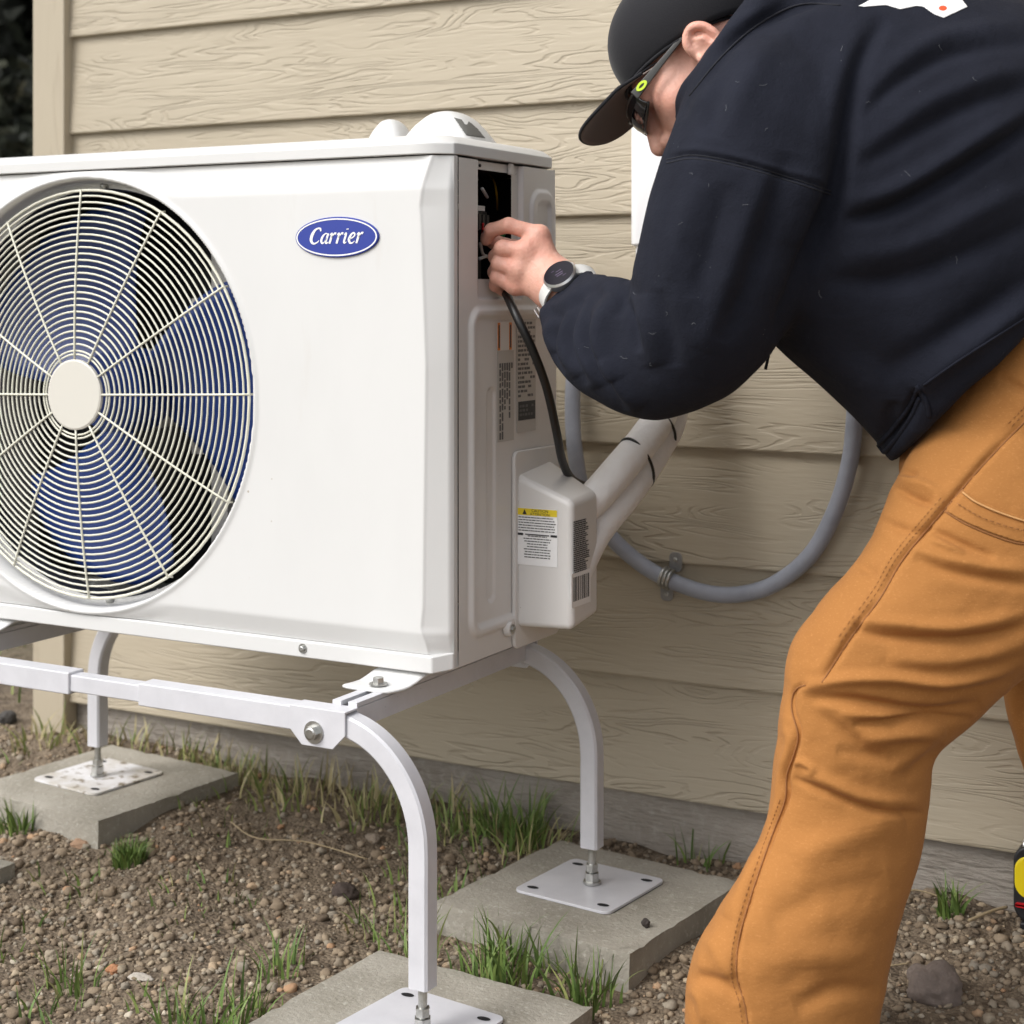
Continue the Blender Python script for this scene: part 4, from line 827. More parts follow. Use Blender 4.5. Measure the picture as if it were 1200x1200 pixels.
# ---- lofts with sections read off as left and right edge, depth and half thickness
def loft(bm, secs, n=40, sub=6, p=1.0):
    C = []; 
    for (l, r, d, th) in secs:
        A, B = at(*l, d), at(*r, d); C.append(((A+B)/2, (B-A)/2, ray((l[0]+r[0])/2, (l[1]+r[1])/2).normalized()*th))
    cs = smooth_path([c[0] for c in C], sub); as_ = smooth_path([c[1] for c in C], sub); bs = smooth_path([c[2] for c in C], sub); rings = []
    for c, a, b in zip(cs, as_, bs):
        rg = []
        for k in range(n):
            t = 2*PI*k/n; ct, st = math.cos(t), math.sin(t); ct = math.copysign(abs(ct)**p, ct); st = math.copysign(abs(st)**p, st); rg.append(bm.verts.new(c+a*ct+b*st))
        rings.append(rg)
    for A, B in zip(rings, rings[1:]):
        for k in range(n): bm.faces.new((A[k], A[(k+1) % n], B[(k+1) % n], B[k]))
    for rg, cc in ((rings[0], cs[0]), (rings[-1], cs[-1])):
        v = bm.verts.new(cc)
        for k in range(n): bm.faces.new((rg[k], rg[(k+1) % n], v))
def fused(bm, voxel, smooth_it, factor=.5):
    me = bpy.data.meshes.new('t'); bmesh.ops.recalc_face_normals(bm, faces=bm.faces); bm.to_mesh(me); bm.free(); o = bpy.data.objects.new('t', me); COL.objects.link(o)
    r = o.modifiers.new('r', 'REMESH'); r.mode = 'VOXEL'; r.voxel_size = voxel
    s = o.modifiers.new('s', 'SMOOTH'); s.iterations = smooth_it; s.factor = factor; o.modifiers.new('d', 'SUBSURF').levels = 1
    dg = bpy.context.evaluated_depsgraph_get(); me2 = bpy.data.meshes.new_from_object(o.evaluated_get(dg)); bpy.data.objects.remove(o)
    V = np.empty(len(me2.vertices)*3, np.float32); me2.vertices.foreach_get('co', V); V = V.reshape(-1, 3).astype(float)
    Nn = np.empty(len(me2.vertices)*3, np.float32); me2.vertices.foreach_get('normal', Nn); Nn = Nn.reshape(-1, 3).astype(float)
    return me2, V, Nn
def px_of(V):
    P = V-np.array([0, 0, CZ]); d = P@np.array(Fv); return CX+FP*(P@np.array(Rv))/d, HY-FP*P[:, 2]/d
def fold_disp(V, Nn, folds, gain=1.):
    x, y = px_of(V); view = V-np.array([0, 0, CZ]); view /= np.linalg.norm(view, axis=1)[:, None]; face = np.clip(-(view*Nn).sum(1)*1.6+.1, 0, 1); D = np.zeros(len(V))
    for pts, wd, amp in folds:
        P = np.array([p[:2] for p in smooth_path([(a, b, 0) for a, b in pts], 10)]); m = len(P); lo = P.min(0)-3*wd; hi = P.max(0)+3*wd
        k = np.where((x > lo[0]) & (x < hi[0]) & (y > lo[1]) & (y < hi[1]) & (face > 0))[0]
        if not len(k): continue
        best = np.full(len(k), 1e9); tt = np.zeros(len(k)); X = np.stack([x[k], y[k]], -1)
        for i in range(m-1):
            ab = P[i+1]-P[i]; h = np.clip(((X-P[i])@ab)/max(ab@ab, 1e-9), 0, 1); e = np.linalg.norm(X-P[i]-h[:, None]*ab, axis=1); b = e < best; best = np.where(b, e, best); tt = np.where(b, (i+h)/(m-1), tt)
        tap = np.clip(np.sin(np.clip(tt, 0, 1)*PI), 0, 1)**.55
        D[k] += amp*.001*np.exp(-(best/wd)**2)*tap*face[k]
    return D*gain
def finish(me, V, name, m, parent):
    me.vertices.foreach_set('co', V.astype(np.float32).ravel()); me.update(); me.name = name; me.materials.clear(); return link(name, me, m, parent, True)
def bvh_np(V, me): return BVHTree.FromPolygons([Vector(v) for v in V.tolist()], [p.vertices[:] for p in me.polygons])
def on_path(b, pts, lift, n=14):
    out = []
    for p in smooth_path([(a, c, 0) for a, c in pts], n):
        h = hit(b, p.x, p.y, lift)
        if h is not None: out.append(h)
    return out

# ---- hoodie
S_TORSO = [((1062, 520), (1345, 262), 2.00, .165), ((1046, 543), (1350, 240), 2.0, .185), ((1020, 512), (1318, 130), 2.0, .20), ((972, 462), (1245, 24), 2.0, .21), ((915, 408), (1150, -14), 2.0, .215), ((865, 350), (1050, -34), 2.0, .21), ((835, 270), (960, -40), 2.0, .185), ((818, 190), (905, -30), 2.0, .14), ((812, 130), (880, -20), 2.0, .10)]
S_SLEEVE = [((868, 20), (1000, 45), 1.93, .085), ((820, 70), (1006, 100), 1.89, .10), ((783, 160), (1000, 215), 1.865, .105), ((762, 235), (968, 305), 1.865, .10), ((744, 305), (925, 385), 1.875, .092), ((741, 326), (858, 462), 1.89, .085), ((738, 327), (768, 492), 1.925, .080), ((716, 324), (692, 466), 1.97, .072), ((700, 320), (647, 424), 2.02, .055), ((690, 317), (632, 374), 2.065, .040), ((684, 317), (630, 364), 2.08, .036)]
S_SLEEVE2 = [((880, 20), (1000, 60), 2.12, .08), ((830, 120), (950, 200), 2.17, .09), ((800, 240), (900, 320), 2.19, .08), ((770, 310), (870, 400), 2.19, .07), ((740, 330), (800, 430), 2.19, .06), ((715, 350), (740, 425), 2.17, .045)]
bm = bmesh.new(); loft(bm, S_TORSO, 56, 6, .95); loft(bm, S_SLEEVE, 40, 6); loft(bm, S_SLEEVE2, 28, 4)
tube(bm, [at(916, -18, 1.93), at(886, 24, 1.878), at(848, 80, 1.866), at(821, 112, 1.89), at(815, 142, 1.97), at(838, 125, 2.08), at(862, 50, 2.12), at(898, -14, 2.05)], .0265, 14, True, 6)
me, V, Nn = fused(bm, .0056, 7)
HF = [  # photo-traced folds: points, width (px), height (mm)
 ([(1037, 20), (1009, 70), (994, 131), (986, 187), (974, 240), (931, 341), (906, 400)], 11, -13), ([(1018, 30), (985, 90), (965, 150), (955, 215), (935, 290)], 20, 5),
 ([(985, 262), (1051, 243), (1153, 182), (1215, 142)], 10, -9), ([(990, 240), (1060, 217), (1153, 160), (1215, 122)], 13, 7), ([(1000, 200), (1083, 150), (1150, 118), (1210, 100)], 11, -5), ([(1010, 178), (1080, 125), (1150, 94), (1210, 78)], 13, 5),
 ([(1009, 140), (1055, 95), (1120, 62), (1210, 50)], 10, -5), ([(1015, 110), (1060, 68), (1110, 42), (1200, 30)], 12, 4), ([(980, 300), (1060, 290), (1150, 245), (1215, 215)], 15, 5), ([(960, 330), (1050, 330), (1150, 290), (1215, 258)], 14, -6),
 ([(1030, 440), (1100, 400), (1160, 360), (1215, 320)], 16, -7), ([(1070, 462), (1110, 425), (1165, 385), (1215, 350)], 12, 7), ([(1048, 470), (1040, 505), (1022, 528)], 7, -6), ([(1078, 455), (1062, 490), (1035, 530)], 6, -8), ([(940, 400), (1000, 440), (1040, 480)], 18, 4),
 ([(707, 340), (690, 362), (689, 395), (702, 432), (737, 478)], 6.5, -8), ([(722, 345), (706, 375), (706, 410), (722, 445)], 8, 6), ([(684, 350), (671, 380), (671, 410), (690, 450)], 6, -7), ([(697, 345), (681, 375), (680, 410), (700, 455)], 7, 5), ([(662, 368), (650, 395), (650, 420), (662, 438)], 5.5, -6), ([(672, 355), (660, 385), (661, 415), (676, 442)], 6, 4.5),
 ([(705, 333), (678, 352), (657, 374)], 5, -4), ([(735, 350), (744, 380), (750, 412)], 7, -6), ([(738, 328), (730, 350), (724, 372)], 6, -5), ([(752, 345), (760, 385), (768, 430)], 10, 4), ([(770, 340), (785, 390), (790, 430)], 11, -4),
 ([(650, 372), (641, 392), (645, 415)], 5, 4), ([(712, 420), (728, 455), (750, 480)], 8, 4), ([(640, 352), (655, 345), (672, 330)], 4.5, -3), ([(648, 362), (668, 352), (690, 330)], 5, 3), ([(925, 180), (905, 245), (880, 320), (845, 400)], 15, -6), ([(900, 190), (878, 260), (850, 340), (822, 410)], 16, 5), ([(850, 215), (835, 280), (815, 350)], 13, -4), ([(820, 210), (800, 270), (785, 330)], 13, 3),
 ([(1000, 0), (960, -2), (887, 28), (845, 65), (804, 117), (796, 138)], 7, -7), ([(945, 20), (900, 60), (870, 110), (850, 160)], 17, 4), ([(860, 60), (840, 110), (830, 160)], 14, -4), ([(895, 5), (850, 45), (820, 90), (806, 125)], 9, 3),
 ([(780, 186), (815, 182), (870, 192), (925, 208), (975, 224)], 3.2, -3.2), ([(785, 180), (815, 175), (870, 185), (925, 201), (975, 216)], 4, 1.6)]
HF = [((a, c*(1.3 if d > 0 else .95), d*(2.3 if d > 0 else 1.5)) if a[0][0] < 775 and c > 4 and c < 12 else (a, c*(1.2 if 4 < c < 9 else 1), d*1.35)) for a, c, d in HF]
D = fold_disp(V, Nn, HF, 1.); x, y = px_of(V)
for i, (v, X_, Y_) in enumerate(zip(V, x, y)):
    q = Vector(v); D[i] += .0032*mnoise.noise(q*9)+.0018*mnoise.noise(Vector((q.x*26+q.z*10, q.y*14, q.z*16)))
V2 = V+Nn*D[:, None]; Bh = bvh_np(V2, me)

# ---- trousers
S_PELV = [((1118, 452), (1400, 190), 2.0, .15), ((1085, 486), (1410, 300), 2.0, .16), ((1052, 548), (1425, 430), 1.995, .165), ((1080, 640), (1425, 600), 1.99, .15), ((1180, 720), (1410, 720), 2.0, .10)]
S_LEGL = [((1085, 500), (1405, 540), 1.93, .10), ((1048, 562), (1395, 660), 1.915, .112), ((1012, 645), (1300, 762), 1.90, .108), ((966, 702), (1208, 790), 1.888, .10), ((928, 758), (1140, 848), 1.88, .094), ((917, 815), (1098, 886), 1.88, .09), ((908, 880), (1090, 928), 1.885, .09), ((897, 960), (1083, 985), 1.89, .092), ((866, 1026), (1068, 1045), 1.885, .097), ((832, 1080), (1052, 1100), 1.88, .10), ((807, 1135), (1040, 1150), 1.875, .098), ((803, 1200), (1029, 1206), 1.87, .095), ((808, 1238), (1020, 1240), 1.87, .09)]
S_LEGR = [((1130, 560), (1420, 600), 2.08, .09), ((1150, 680), (1425, 700), 2.10, .10), ((1166, 770), (1415, 800), 2.12, .095), ((1181, 840), (1400, 870), 2.13, .088), ((1203, 910), (1395, 930), 2.14, .085), ((1245, 1000), (1415, 1010), 2.15, .083), ((1290, 1080), (1455, 1085), 2.155, .083), ((1305, 1128), (1465, 1130), 2.155, .08)]
bm = bmesh.new(); loft(bm, S_PELV, 48, 6); loft(bm, S_LEGL, 48, 6, .95); loft(bm, S_LEGR, 36, 6)
mp_, Vp, Np = fused(bm, .0054, 5)
PF = [
 ([(938, 806), (985, 797), (1040, 795), (1100, 800), (1150, 792), (1200, 776)], 8, 7), ([(942, 818), (1000, 822), (1060, 834), (1100, 836), (1150, 824)], 8, -8), ([(1000, 850), (1050, 846), (1100, 846), (1140, 842)], 6, -7), ([(985, 836), (1040, 838), (1090, 842)], 7, 4),
 ([(1010, 868), (1060, 862), (1110, 858)], 9, 5), ([(1000, 738), (1045, 747), (1110, 750), (1160, 746), (1205, 733)], 8, -6), ([(995, 726), (1050, 731), (1120, 735), (1205, 718)], 9, 5), ([(1040, 770), (1100, 775), (1160, 765), (1210, 752)], 10, 4),
 ([(928, 912), (960, 926), (1009, 945), (1040, 952), (1086, 953)], 4.5, -5), ([(940, 905), (975, 918), (1015, 934), (1086, 941)], 8, 4.5), ([(930, 897), (938, 893), (952, 901), (948, 908)], 4, 3.5), ([(980, 880), (1010, 886), (1040, 890)], 8, -2.5), ([(945, 825), (975, 850), (1015, 880), (1050, 896)], 11, -4),
 ([(1060, 915), (1090, 890), (1105, 872)], 8, -4), ([(1040, 905), (1075, 882), (1100, 860)], 9, 3), ([(1060, 640), (1110, 655), (1170, 665), (1210, 668)], 9, 4), ([(1070, 655), (1120, 672), (1180, 682), (1210, 686)], 8, -4), ([(1085, 618), (1120, 635), (1165, 655)], 6, -4), ([(1090, 632), (1130, 648)], 5, 3),
 ([(1045, 570), (1075, 585), (1095, 592)], 6, -5), ([(1050, 558), (1082, 568), (1105, 580)], 7, 4), ([(1052, 552), (1075, 556)], 5, -4), ([(1030, 610), (1060, 622), (1085, 626)], 7, -3.5), ([(1000, 660), (1030, 676)], 8, -2.5), ([(1170, 440), (1195, 455), (1210, 460)], 6, -3),
 ([(930, 1010), (990, 980), (1060, 960)], 22, 5), ([(900, 1080), (960, 1050), (1040, 1030)], 20, -4), ([(880, 1130), (950, 1120), (1030, 1120)], 20, 4), ([(930, 1180), (980, 1160), (1030, 1160)], 12, -4), ([(818, 1060), (812, 1100), (806, 1150)], 8, -4), ([(806, 1143), (840, 1150), (868, 1170)], 10, -5), ([(830, 1090), (845, 1120), (858, 1145)], 12, 4), ([(850, 1075), (870, 1040), (892, 990)], 14, 4), ([(808, 1155), (822, 1175), (826, 1200)], 7, 3),
 ([(1032, 700), (998, 745), (963, 800)], 3.6, -4), ([(1200, 495), (1150, 545), (1107, 597), (1055, 660), (1032, 700)], 3.6, -4), ([(1022, 692), (990, 737), (955, 792)], 8, 2.2), ([(1190, 485), (1100, 587), (1045, 652), (1022, 692)], 8, 2.2),
 ([(950, 803), (938, 804), (929, 815), (928, 833), (935, 862), (922, 908), (920, 937), (897, 1000), (880, 1050), (866, 1100), (863, 1142), (872, 1175), (878, 1210)], 3.4, -4.5), ([(922, 815), (920, 850), (925, 870), (912, 915), (908, 945), (886, 1000), (855, 1100)], 6, 2.5),
 ([(1178, 800), (1190, 845), (1203, 890)], 8, 3), ([(1195, 800), (1200, 850)], 8, -4)]
D = fold_disp(Vp, Np, [(a, c*.88, d*1.5) for a, c, d in PF], 1.0); x, y = px_of(Vp)
for i, v in enumerate(Vp):
    q = Vector(v); D[i] += .0028*mnoise.noise(q*8)+.0016*mnoise.noise(Vector((q.x*22, q.y*12, q.z*30)))+.0007*mnoise.noise(q*55)
Vp2 = Vp+Np*D[:, None]; Bp = bvh_np(Vp2, mp_)

# ---- body: head, hands, arms, trunk and legs
phi = math.radians(16); pit = math.radians(45)
HO = at(829, 71, 1.975); Tc = -Fv
hf = Rv*(-math.cos(pit))+Zv*(-math.sin(pit)); hu0 = Rv*(-math.sin(pit))+Zv*math.cos(pit)
hu = hu0*math.cos(phi)-Tc*math.sin(phi); hl = Tc*math.cos(phi)+hu0*math.sin(phi)
psi = math.radians(5); hf, hl = hf*math.cos(psi)-hl*math.sin(psi), hl*math.cos(psi)+hf*math.sin(psi)
HM = Matrix((hf, hl, hu)).transposed(); HMn = np.array(HM)
def H(f, l, u): return HO+HM @ Vector((f, l, u))
nb = HM.transposed() @ (at(905, 60, 2.0)-HO)
hd = SDF(); hd.ell((-.008, 0, .040), (.087, .073, .075)).ell((.040, 0, -.022), (.052, .062, .080), .03)
for s in (1, -1):
    hd.cap((.005, s*.050, -.055), (.072, s*.018, -.098), .020, .018, .025); hd.sph((.062, s*.044, -.018), .024, .02)
hd.sph((.080, 0, -.100), .019, .02).cap((.074, -.032, .024), (.074, .032, .024), .014, .014, .015)
for s in (1, -1): hd.sph((.104, s*.033, .008), .014, .012, -1)
hd.cap((.094, 0, -.038), (.088, 0, -.060), .013, .014, .012).ell((.070, 0, -.045), (.026, .045, .04), .02)
hd.cap((.092, 0, .012), (.1135, 0, -.031), .0075, .0118, .010)
for s in (1, -1): hd.sph((.1035, s*.0135, -.036), .0088, .006).sph((.080, s*.032, .009), .0125, .003)
hd.cap((.093, -.018, -.060), (.093, .018, -.060), .0075, .0075, .006).cap((.090, -.016, -.072), (.090, .016, -.072), .0085, .0085, .005)
for s in (1, -1): hd.cut((.111, s*.0080, -.053), (.106, s*.0088, -.042), .0046, .002)
hd.cap((-.03, 0, -.03), tuple(nb), .058, .062, .03)
EZ = -.013; EF = .007
for s in (1, -1):      # ears
    hd.ell((-.010+EF, s*.0785, EZ), (.0195, .0085, .0275), .007)
    hx = [tuple(q) for q in smooth_path([(.004, .080, .004), (.005, .084, .016), (-.003, .0865, .025), (-.014, .088, .0275), (-.023, .089, .020), (-.0265, .088, .006), (-.024, .085, -.009), (-.016, .082, -.021)], 3)]
    for a, b in zip(hx, hx[1:]): hd.cap((a[0]+EF, s*a[1], a[2]+EZ), (b[0]+EF, s*b[1], b[2]+EZ), .0036, .0036, .005)
    hd.sph((-.010+EF, s*.081, -.028+EZ), .0085, .006); ah = [(-.006, .084, .016), (-.014, .0855, .009), (-.0155, .085, -.004), (-.009, .083, -.012)]
    for a, b in zip(ah, ah[1:]): hd.cap((a[0]+EF, s*a[1], a[2]+EZ), (b[0]+EF, s*b[1], b[2]+EZ), .0032, .0032, .003)
    hd.ell((-.005+EF, s*.092, -.003+EZ), (.007, .009, .011), .005, -1); hd.sph((.004+EF, s*.084, -.006+EZ), .0055, .004)
    hd.cut((-.008+EF, s*.092, .021+EZ), (-.019+EF, s*.094, .013+EZ), .003, .003); hd.cut((-.019+EF, s*.094, .013+EZ), (-.0205+EF, s*.092, .0+EZ), .003, .003)
VH, QH = nets(hd, (-.125, -.105, -.16), (.135, .105, .145), .0019); VHl = VH.copy(); VH = VH@HMn.T+np.array(HO)
def hand(nodes, palm, wrist, elbow, h, fr):
    s = SDF(); w_ = at(*wrist); e_ = at(*elbow); first = True
    for m_ in palm: s.cap(w_, at(*m_[:3]), .0165, m_[3], .014)
    for i in range(len(palm)-1): s.cap(at(*palm[i][:3]), at(*palm[i+1][:3]), palm[i][3]*.95, palm[i+1][3]*.95, .010)
    for ch in nodes:
        for a, b in zip(ch, ch[1:]): s.cap(at(*a[:3]), at(*b[:3]), a[3], b[3], .0035)
    s.cap(w_, e_, .026, .030, .02)
    s.ell(w_, (.032, .030, .030), .02)
    return s
LH = hand([[(632, 275, 2.108, .0112), (596, 264, 2.115, .0098), (576, 270, 2.128, .0090), (570, 281, 2.140, .0080)],
           [(616, 294, 2.100, .0115), (589, 291, 2.108, .0106), (581, 301, 2.135, .0095), (588, 309, 2.155, .0085)],
           [(608, 316, 2.100, .0112), (585, 309, 2.112, .0102), (580, 319, 2.137, .0092), (588, 327, 2.155, .0082)],
           [(604, 336, 2.108, .0102), (583, 325, 2.117, .0096), (581, 334, 2.135, .0086), (590, 341, 2.150, .0075)],
           [(640, 300, 2.135, .015), (606, 292, 2.165, .0115), (580, 284, 2.165, .0095), (570, 278, 2.158, .0080)]],
          [(632, 276, 2.108, .0125), (616, 294, 2.102, .0125), (608, 316, 2.104, .0122), (604, 334, 2.112, .0115)], (655, 336, 2.095), (742, 405, 1.99), .0015, None)
RH = hand([[(672, 352, 2.19, .010), (655, 352, 2.20, .009), (645, 356, 2.205, .008)], [(670, 366, 2.19, .010), (652, 366, 2.20, .009), (642, 370, 2.205, .008)],
           [(670, 378, 2.19, .010), (653, 379, 2.20, .009), (644, 382, 2.205, .008)], [(672, 390, 2.19, .009), (657, 392, 2.20, .008), (650, 394, 2.205, .007)], [(695, 356, 2.18, .012), (680, 344, 2.185, .010), (668, 341, 2.19, .008)]],
          [(672, 352, 2.19, .011), (670, 366, 2.19, .011), (670, 378, 2.19, .011), (672, 390, 2.19, .010)], (705, 378, 2.18), (790, 400, 2.19), .0025, None)
def meshed(s, pad_, h):
    pts = []; 
    for t, a, b, ra, rb, k, sg in s.P:
        if t == 'c': pts += [a-max(ra, rb), a+max(ra, rb), b-max(ra, rb), b+max(ra, rb)]
        else: pts += [a-b, a+b]
    pts = np.array(pts); return nets(s, pts.min(0)-pad_, pts.max(0)+pad_, h)
VL, QL = meshed(LH, .006, .0016); VR, QR = meshed(RH, .006, .0028)
bd = SDF(); def_ = [((905, 60, 2.0), (985, 165, 2.0), .06, .11), ((985, 165, 2.0), (1130, 280, 2.0), .11, .11), ((1130, 280, 2.0), (1260, 430, 2.0), .11, .12), ((925, 110, 1.955), (940, 110, 2.08), .05, .05),
 ((905, 115, 1.935), (815, 400, 1.915), .036, .030), ((815, 400, 1.915), (742, 405, 1.99), .030, .030), ((930, 120, 2.10), (835, 340, 2.19), .04, .035), ((835, 340, 2.19), (790, 400, 2.19), .035, .032),
 ((1250, 480, 1.95), (1040, 770, 1.885), .07, .050), ((1040, 770, 1.885), (990, 930, 1.885), .050, .048), ((990, 930, 1.885), (930, 1175, 1.875), .048, .040), ((1270, 520, 2.07), (1290, 830, 2.125), .07, .05), ((1290, 830, 2.125), (1375, 1080, 2.15), .048, .038)]
for a, b, ra, rb in def_: bd.cap(at(*a), at(*b), ra, rb, .04)
VB, QB = meshed(bd, .02, .011)
Vall = np.concatenate([VH, VL, VR, VB]); o1, o2, o3 = len(VH), len(VH)+len(VL), len(VH)+len(VL)+len(VR)
body = from_np('person', Vall, np.concatenate([QH, QL+o1, QR+o2, QB+o3]), M['skin'])
tag(body, 'person in black cap, navy hoodie and orange trousers reaching into the unit hatch', 'person')
md = body.modifiers.new('s', 'SMOOTH'); md.iterations = 1; md.factor = .4
hoodie = finish(me, V2, 'hoodie', M['hoodie'], body); pants = finish(mp_, Vp2, 'trousers', M['pants'], body)

# ---- stitching and hems laid on the cloth
def stitch(b, pts, m, parent, r=.0007, dash=None, lift=.0006, name='seam'):
    P = on_path(b, pts, lift)
    if len(P) < 3: return
    bm = bmesh.new()
    if dash:
        L_ = 0; acc = [P[0]]
        for a, c in zip(P, P[1:]):
            L_ += (c-a).length; acc.append(c)
            if L_ > dash[0]:
                if len(acc) > 1: tube(bm, acc, r, 5, False, 0)
                acc = []; L_ = -dash[1]
            elif L_ < 0: acc = [c]
    else: tube(bm, P, r, 6, False, 0)
    done(name, bm, m, parent, smooth=True)['kind'] = 'stuff'
sideseam = [(1215, 480), (1200, 495), (1150, 547), (1107, 597), (1080, 628), (1055, 660), (1032, 700), (998, 746), (963, 800)]
stitch(Bp, sideseam, M['thread'], pants, .0010, None, .0002)
for o_ in (7, 12): stitch(Bp, [(a-o_*.82, b-o_*.62) for a, b in sideseam], M['thread'], pants, .00034, (.0026, .0016))
low = [(944, 803), (935, 806), (929, 815), (928, 833), (935, 862), (930, 885), (922, 908), (920, 937), (908, 970), (897, 1000), (880, 1050), (866, 1100), (863, 1142), (872, 1175), (878, 1215)]
stitch(Bp, low, M['thread'], pants, .0010, None, .0002); stitch(Bp, [(a-6, b) for a, b in low[7:]], M['thread'], pants, .0004, (.003, .0018))
def patch(b, outline, lift, m, name, parent, thick=.0015, step=2.2):
    """cloth piece cut to a photo outline and laid on the surface under it"""
    O = np.array([p[:2] for p in outline]); out = []
    bm = bmesh.new(); x0, y0 = O.min(0); x1, y1 = O.max(0); grid = {}
    def inside(x, y):
        c = False; j = len(O)-1
        for i in range(len(O)):
            if (O[i, 1] > y) != (O[j, 1] > y) and x < (O[j, 0]-O[i, 0])*(y-O[i, 1])/(O[j, 1]-O[i, 1])+O[i, 0]: c = not c
            j = i
        return c
    def snap(x, y):
        best = (1e9, x, y); j = len(O)-1
        for i in range(len(O)):
            ab = O[i]-O[j]; t = min(1, max(0, ((x-O[j, 0])*ab[0]+(y-O[j, 1])*ab[1])/(ab@ab+1e-9))); q = O[j]+ab*t; e = math.hypot(q[0]-x, q[1]-y)
            if e < best[0]: best = (e, q[0], q[1])
            j = i
        return best
    nx, ny = int((x1-x0)/step)+3, int((y1-y0)/step)+3; ins = {}
    for i in range(nx):
        for j in range(ny):
            X_, Y_ = x0+(i-1)*step, y0+(j-1)*step; ii = inside(X_, Y_); e = snap(X_, Y_)
            if not ii and e[0] > step*.75: continue
            if not ii or e[0] < step*.3: X_, Y_ = e[1], e[2]
            h = hit(b, X_, Y_, lift)
            if h is not None: grid[i, j] = bm.verts.new(h)
    for i in range(nx):
        for j in range(ny):
            k = [(i, j), (i+1, j), (i+1, j+1), (i, j+1)]
            if all(q in grid for q in k):
                try: bm.faces.new([grid[q] for q in k])
                except ValueError: pass
    bmesh.ops.remove_doubles(bm, verts=bm.verts, dist=.00005)
    o = done(name, bm, m, parent, smooth=True)
    if thick: md = o.modifiers.new('s', 'SOLIDIFY'); md.thickness = thick; md.offset = 1 if True else 0
    return o
pk = patch(Bp, [(1128, 573), (1145, 585), (1175, 598), (1225, 615), (1225, 640), (1190, 634), (1160, 624), (1130, 611), (1107, 598), (1116, 586)], .0022, M['pants'], 'pocket_flap', pants, .002)
stitch(Bp, [(1128, 577), (1145, 589), (1175, 602), (1215, 615)], M['thread_l'], pk, .0011, None, .0045); stitch(Bp, [(1122, 590), (1150, 606), (1185, 618), (1215, 624)], M['thread'], pk, .0005, (.004, .002), .0048)
stitch(Bp, [(1107, 599), (1130, 613), (1160, 626), (1190, 636), (1215, 638)], M['thread'], pk, .0012, None, .0005)
for o_ in (0, 4): stitch(Bh, [(781, 187+o_), (815, 182+o_), (870, 192+o_), (925, 208+o_), (974, 224+o_)], M['hem_dark'], hoodie, .0008, None, .0004)
stitch(Bh, [(985, 6), (935, 6), (887, 30), (845, 67), (808, 112)], M['hem_dark'], hoodie, .0012, None, .0006)
# hem fold hanging open over the trousers
stitch(Bh, [(1076, 456), (1064, 478), (1046, 503), (1030, 520), (1023, 527), (1026, 533), (1036, 530), (1052, 512), (1068, 488), (1078, 466)], M['hoodie'], hoodie, .0030, None, .0005, 'hem_edge')
stitch(Bh, [(1074, 452), (1085, 470), (1089, 488)], M['hoodie'], hoodie, .0030, None, .0005, 'hem_edge')
stitch(Bh, [(1082, 452), (1120, 425), (1165, 396), (1212, 366)], M['hoodie'], hoodie, .0016, None, .0003, 'hem_edge')
# white print across the back
pr = patch(Bh, [(1006, 7), (1014, 3), (1040, -14), (1115, -16), (1134, 8), (1106, 21), (1095, 17), (1082, 8), (1074, 7), (1055, 11), (1038, 6), (1012, 8)], .0009, M['white'], 'back_print', hoodie, .0003, .9)
patch(Bh, [(1105+5*math.cos(t), 9.5+3*math.sin(t)) for t in np.linspace(0, 2*PI, 14)[:-1]], .0016, M['orange_red'], 'orange_dot', pr, .0003, .6)
# draw cords hanging under the chest
for pts in (((905, 380), (904, 398), (901, 415), (897, 433)), ((886, 395), (885, 415), (884, 432))):
    tubeo('draw_cord', [at(a, b, 1.99) for a, b in pts], .0019, M['cap'], hoodie, n=8)
# a few pale lint fibres
random.seed(21); bm = bmesh.new()
for (cx_, cy_) in ((1100, 52), (1020, 120), (985, 60), (830, 215), (812, 205), (780, 365), (760, 390), (745, 345), (815, 380), (900, 150), (1060, 200), (690, 408), (762, 425), (1120, 300), (890, 100), (850, 130), (1140, 90), (960, 340), (800, 260), (1165, 455), (862, 95), (870, 240), (735, 420)):
    a = random.uniform(0, 6.28); l = random.uniform(4, 10); c_ = random.uniform(-5, 5)
    P = on_path(Bh, [(cx_, cy_), (cx_+l*.5*math.cos(a)-c_*math.sin(a)*.4, cy_+l*.5*math.sin(a)+c_*math.cos(a)*.4), (cx_+l*math.cos(a), cy_+l*math.sin(a))], .0010, 3)
    if len(P) > 3: tube(bm, P, .00013, 4, False, 0)
done('lint_fibre', bm, mat('lint', (.22, .23, .25), .9), hoodie)['kind'] = 'stuff'

# ---- cap
cap_bm = bmesh.new(); rows = []; cc = Vector((-.007, 0, .043)); rr_ = Vector((.0965, .0845, .082))
def cut_u(f): return .040-(.10-f)*math.tan(math.radians(15))
nA, nB = 56, 22
for j in range(nB+1):
    row = []
    for i in range(nA):
        a = 2*PI*i/nA; f_ = math.cos(a); l_ = math.sin(a)
        u0 = (cut_u(rr_.x*f_)-cc.z)/rr_.z; e0 = math.asin(max(-.99, min(.99, u0))); e = e0+(PI/2-e0)*j/nB
        k = 1+.006*math.exp(-((((a*6/(2*PI)) % 1)-.5)/.03)**2*0) - .007*math.exp(-(min(abs(((a/(PI/3)) % 1)), 1-abs(((a/(PI/3)) % 1)))/.03)**2)*math.cos(e)
        p = Vector((cc.x+rr_.x*f_*math.cos(e)*k, rr_.y*l_*math.cos(e)*k, cc.z+rr_.z*math.sin(e)*k)); p.z += .008*max(0, f_)*math.cos(e)**2*math.sin(max(0, e))
        row.append(cap_bm.verts.new(H(*p)))
    rows.append(row)
for A, B in zip(rows, rows[1:]):
    for k in range(nA): cap_bm.faces.new((A[k], A[(k+1) % nA], B[(k+1) % nA], B[k]))
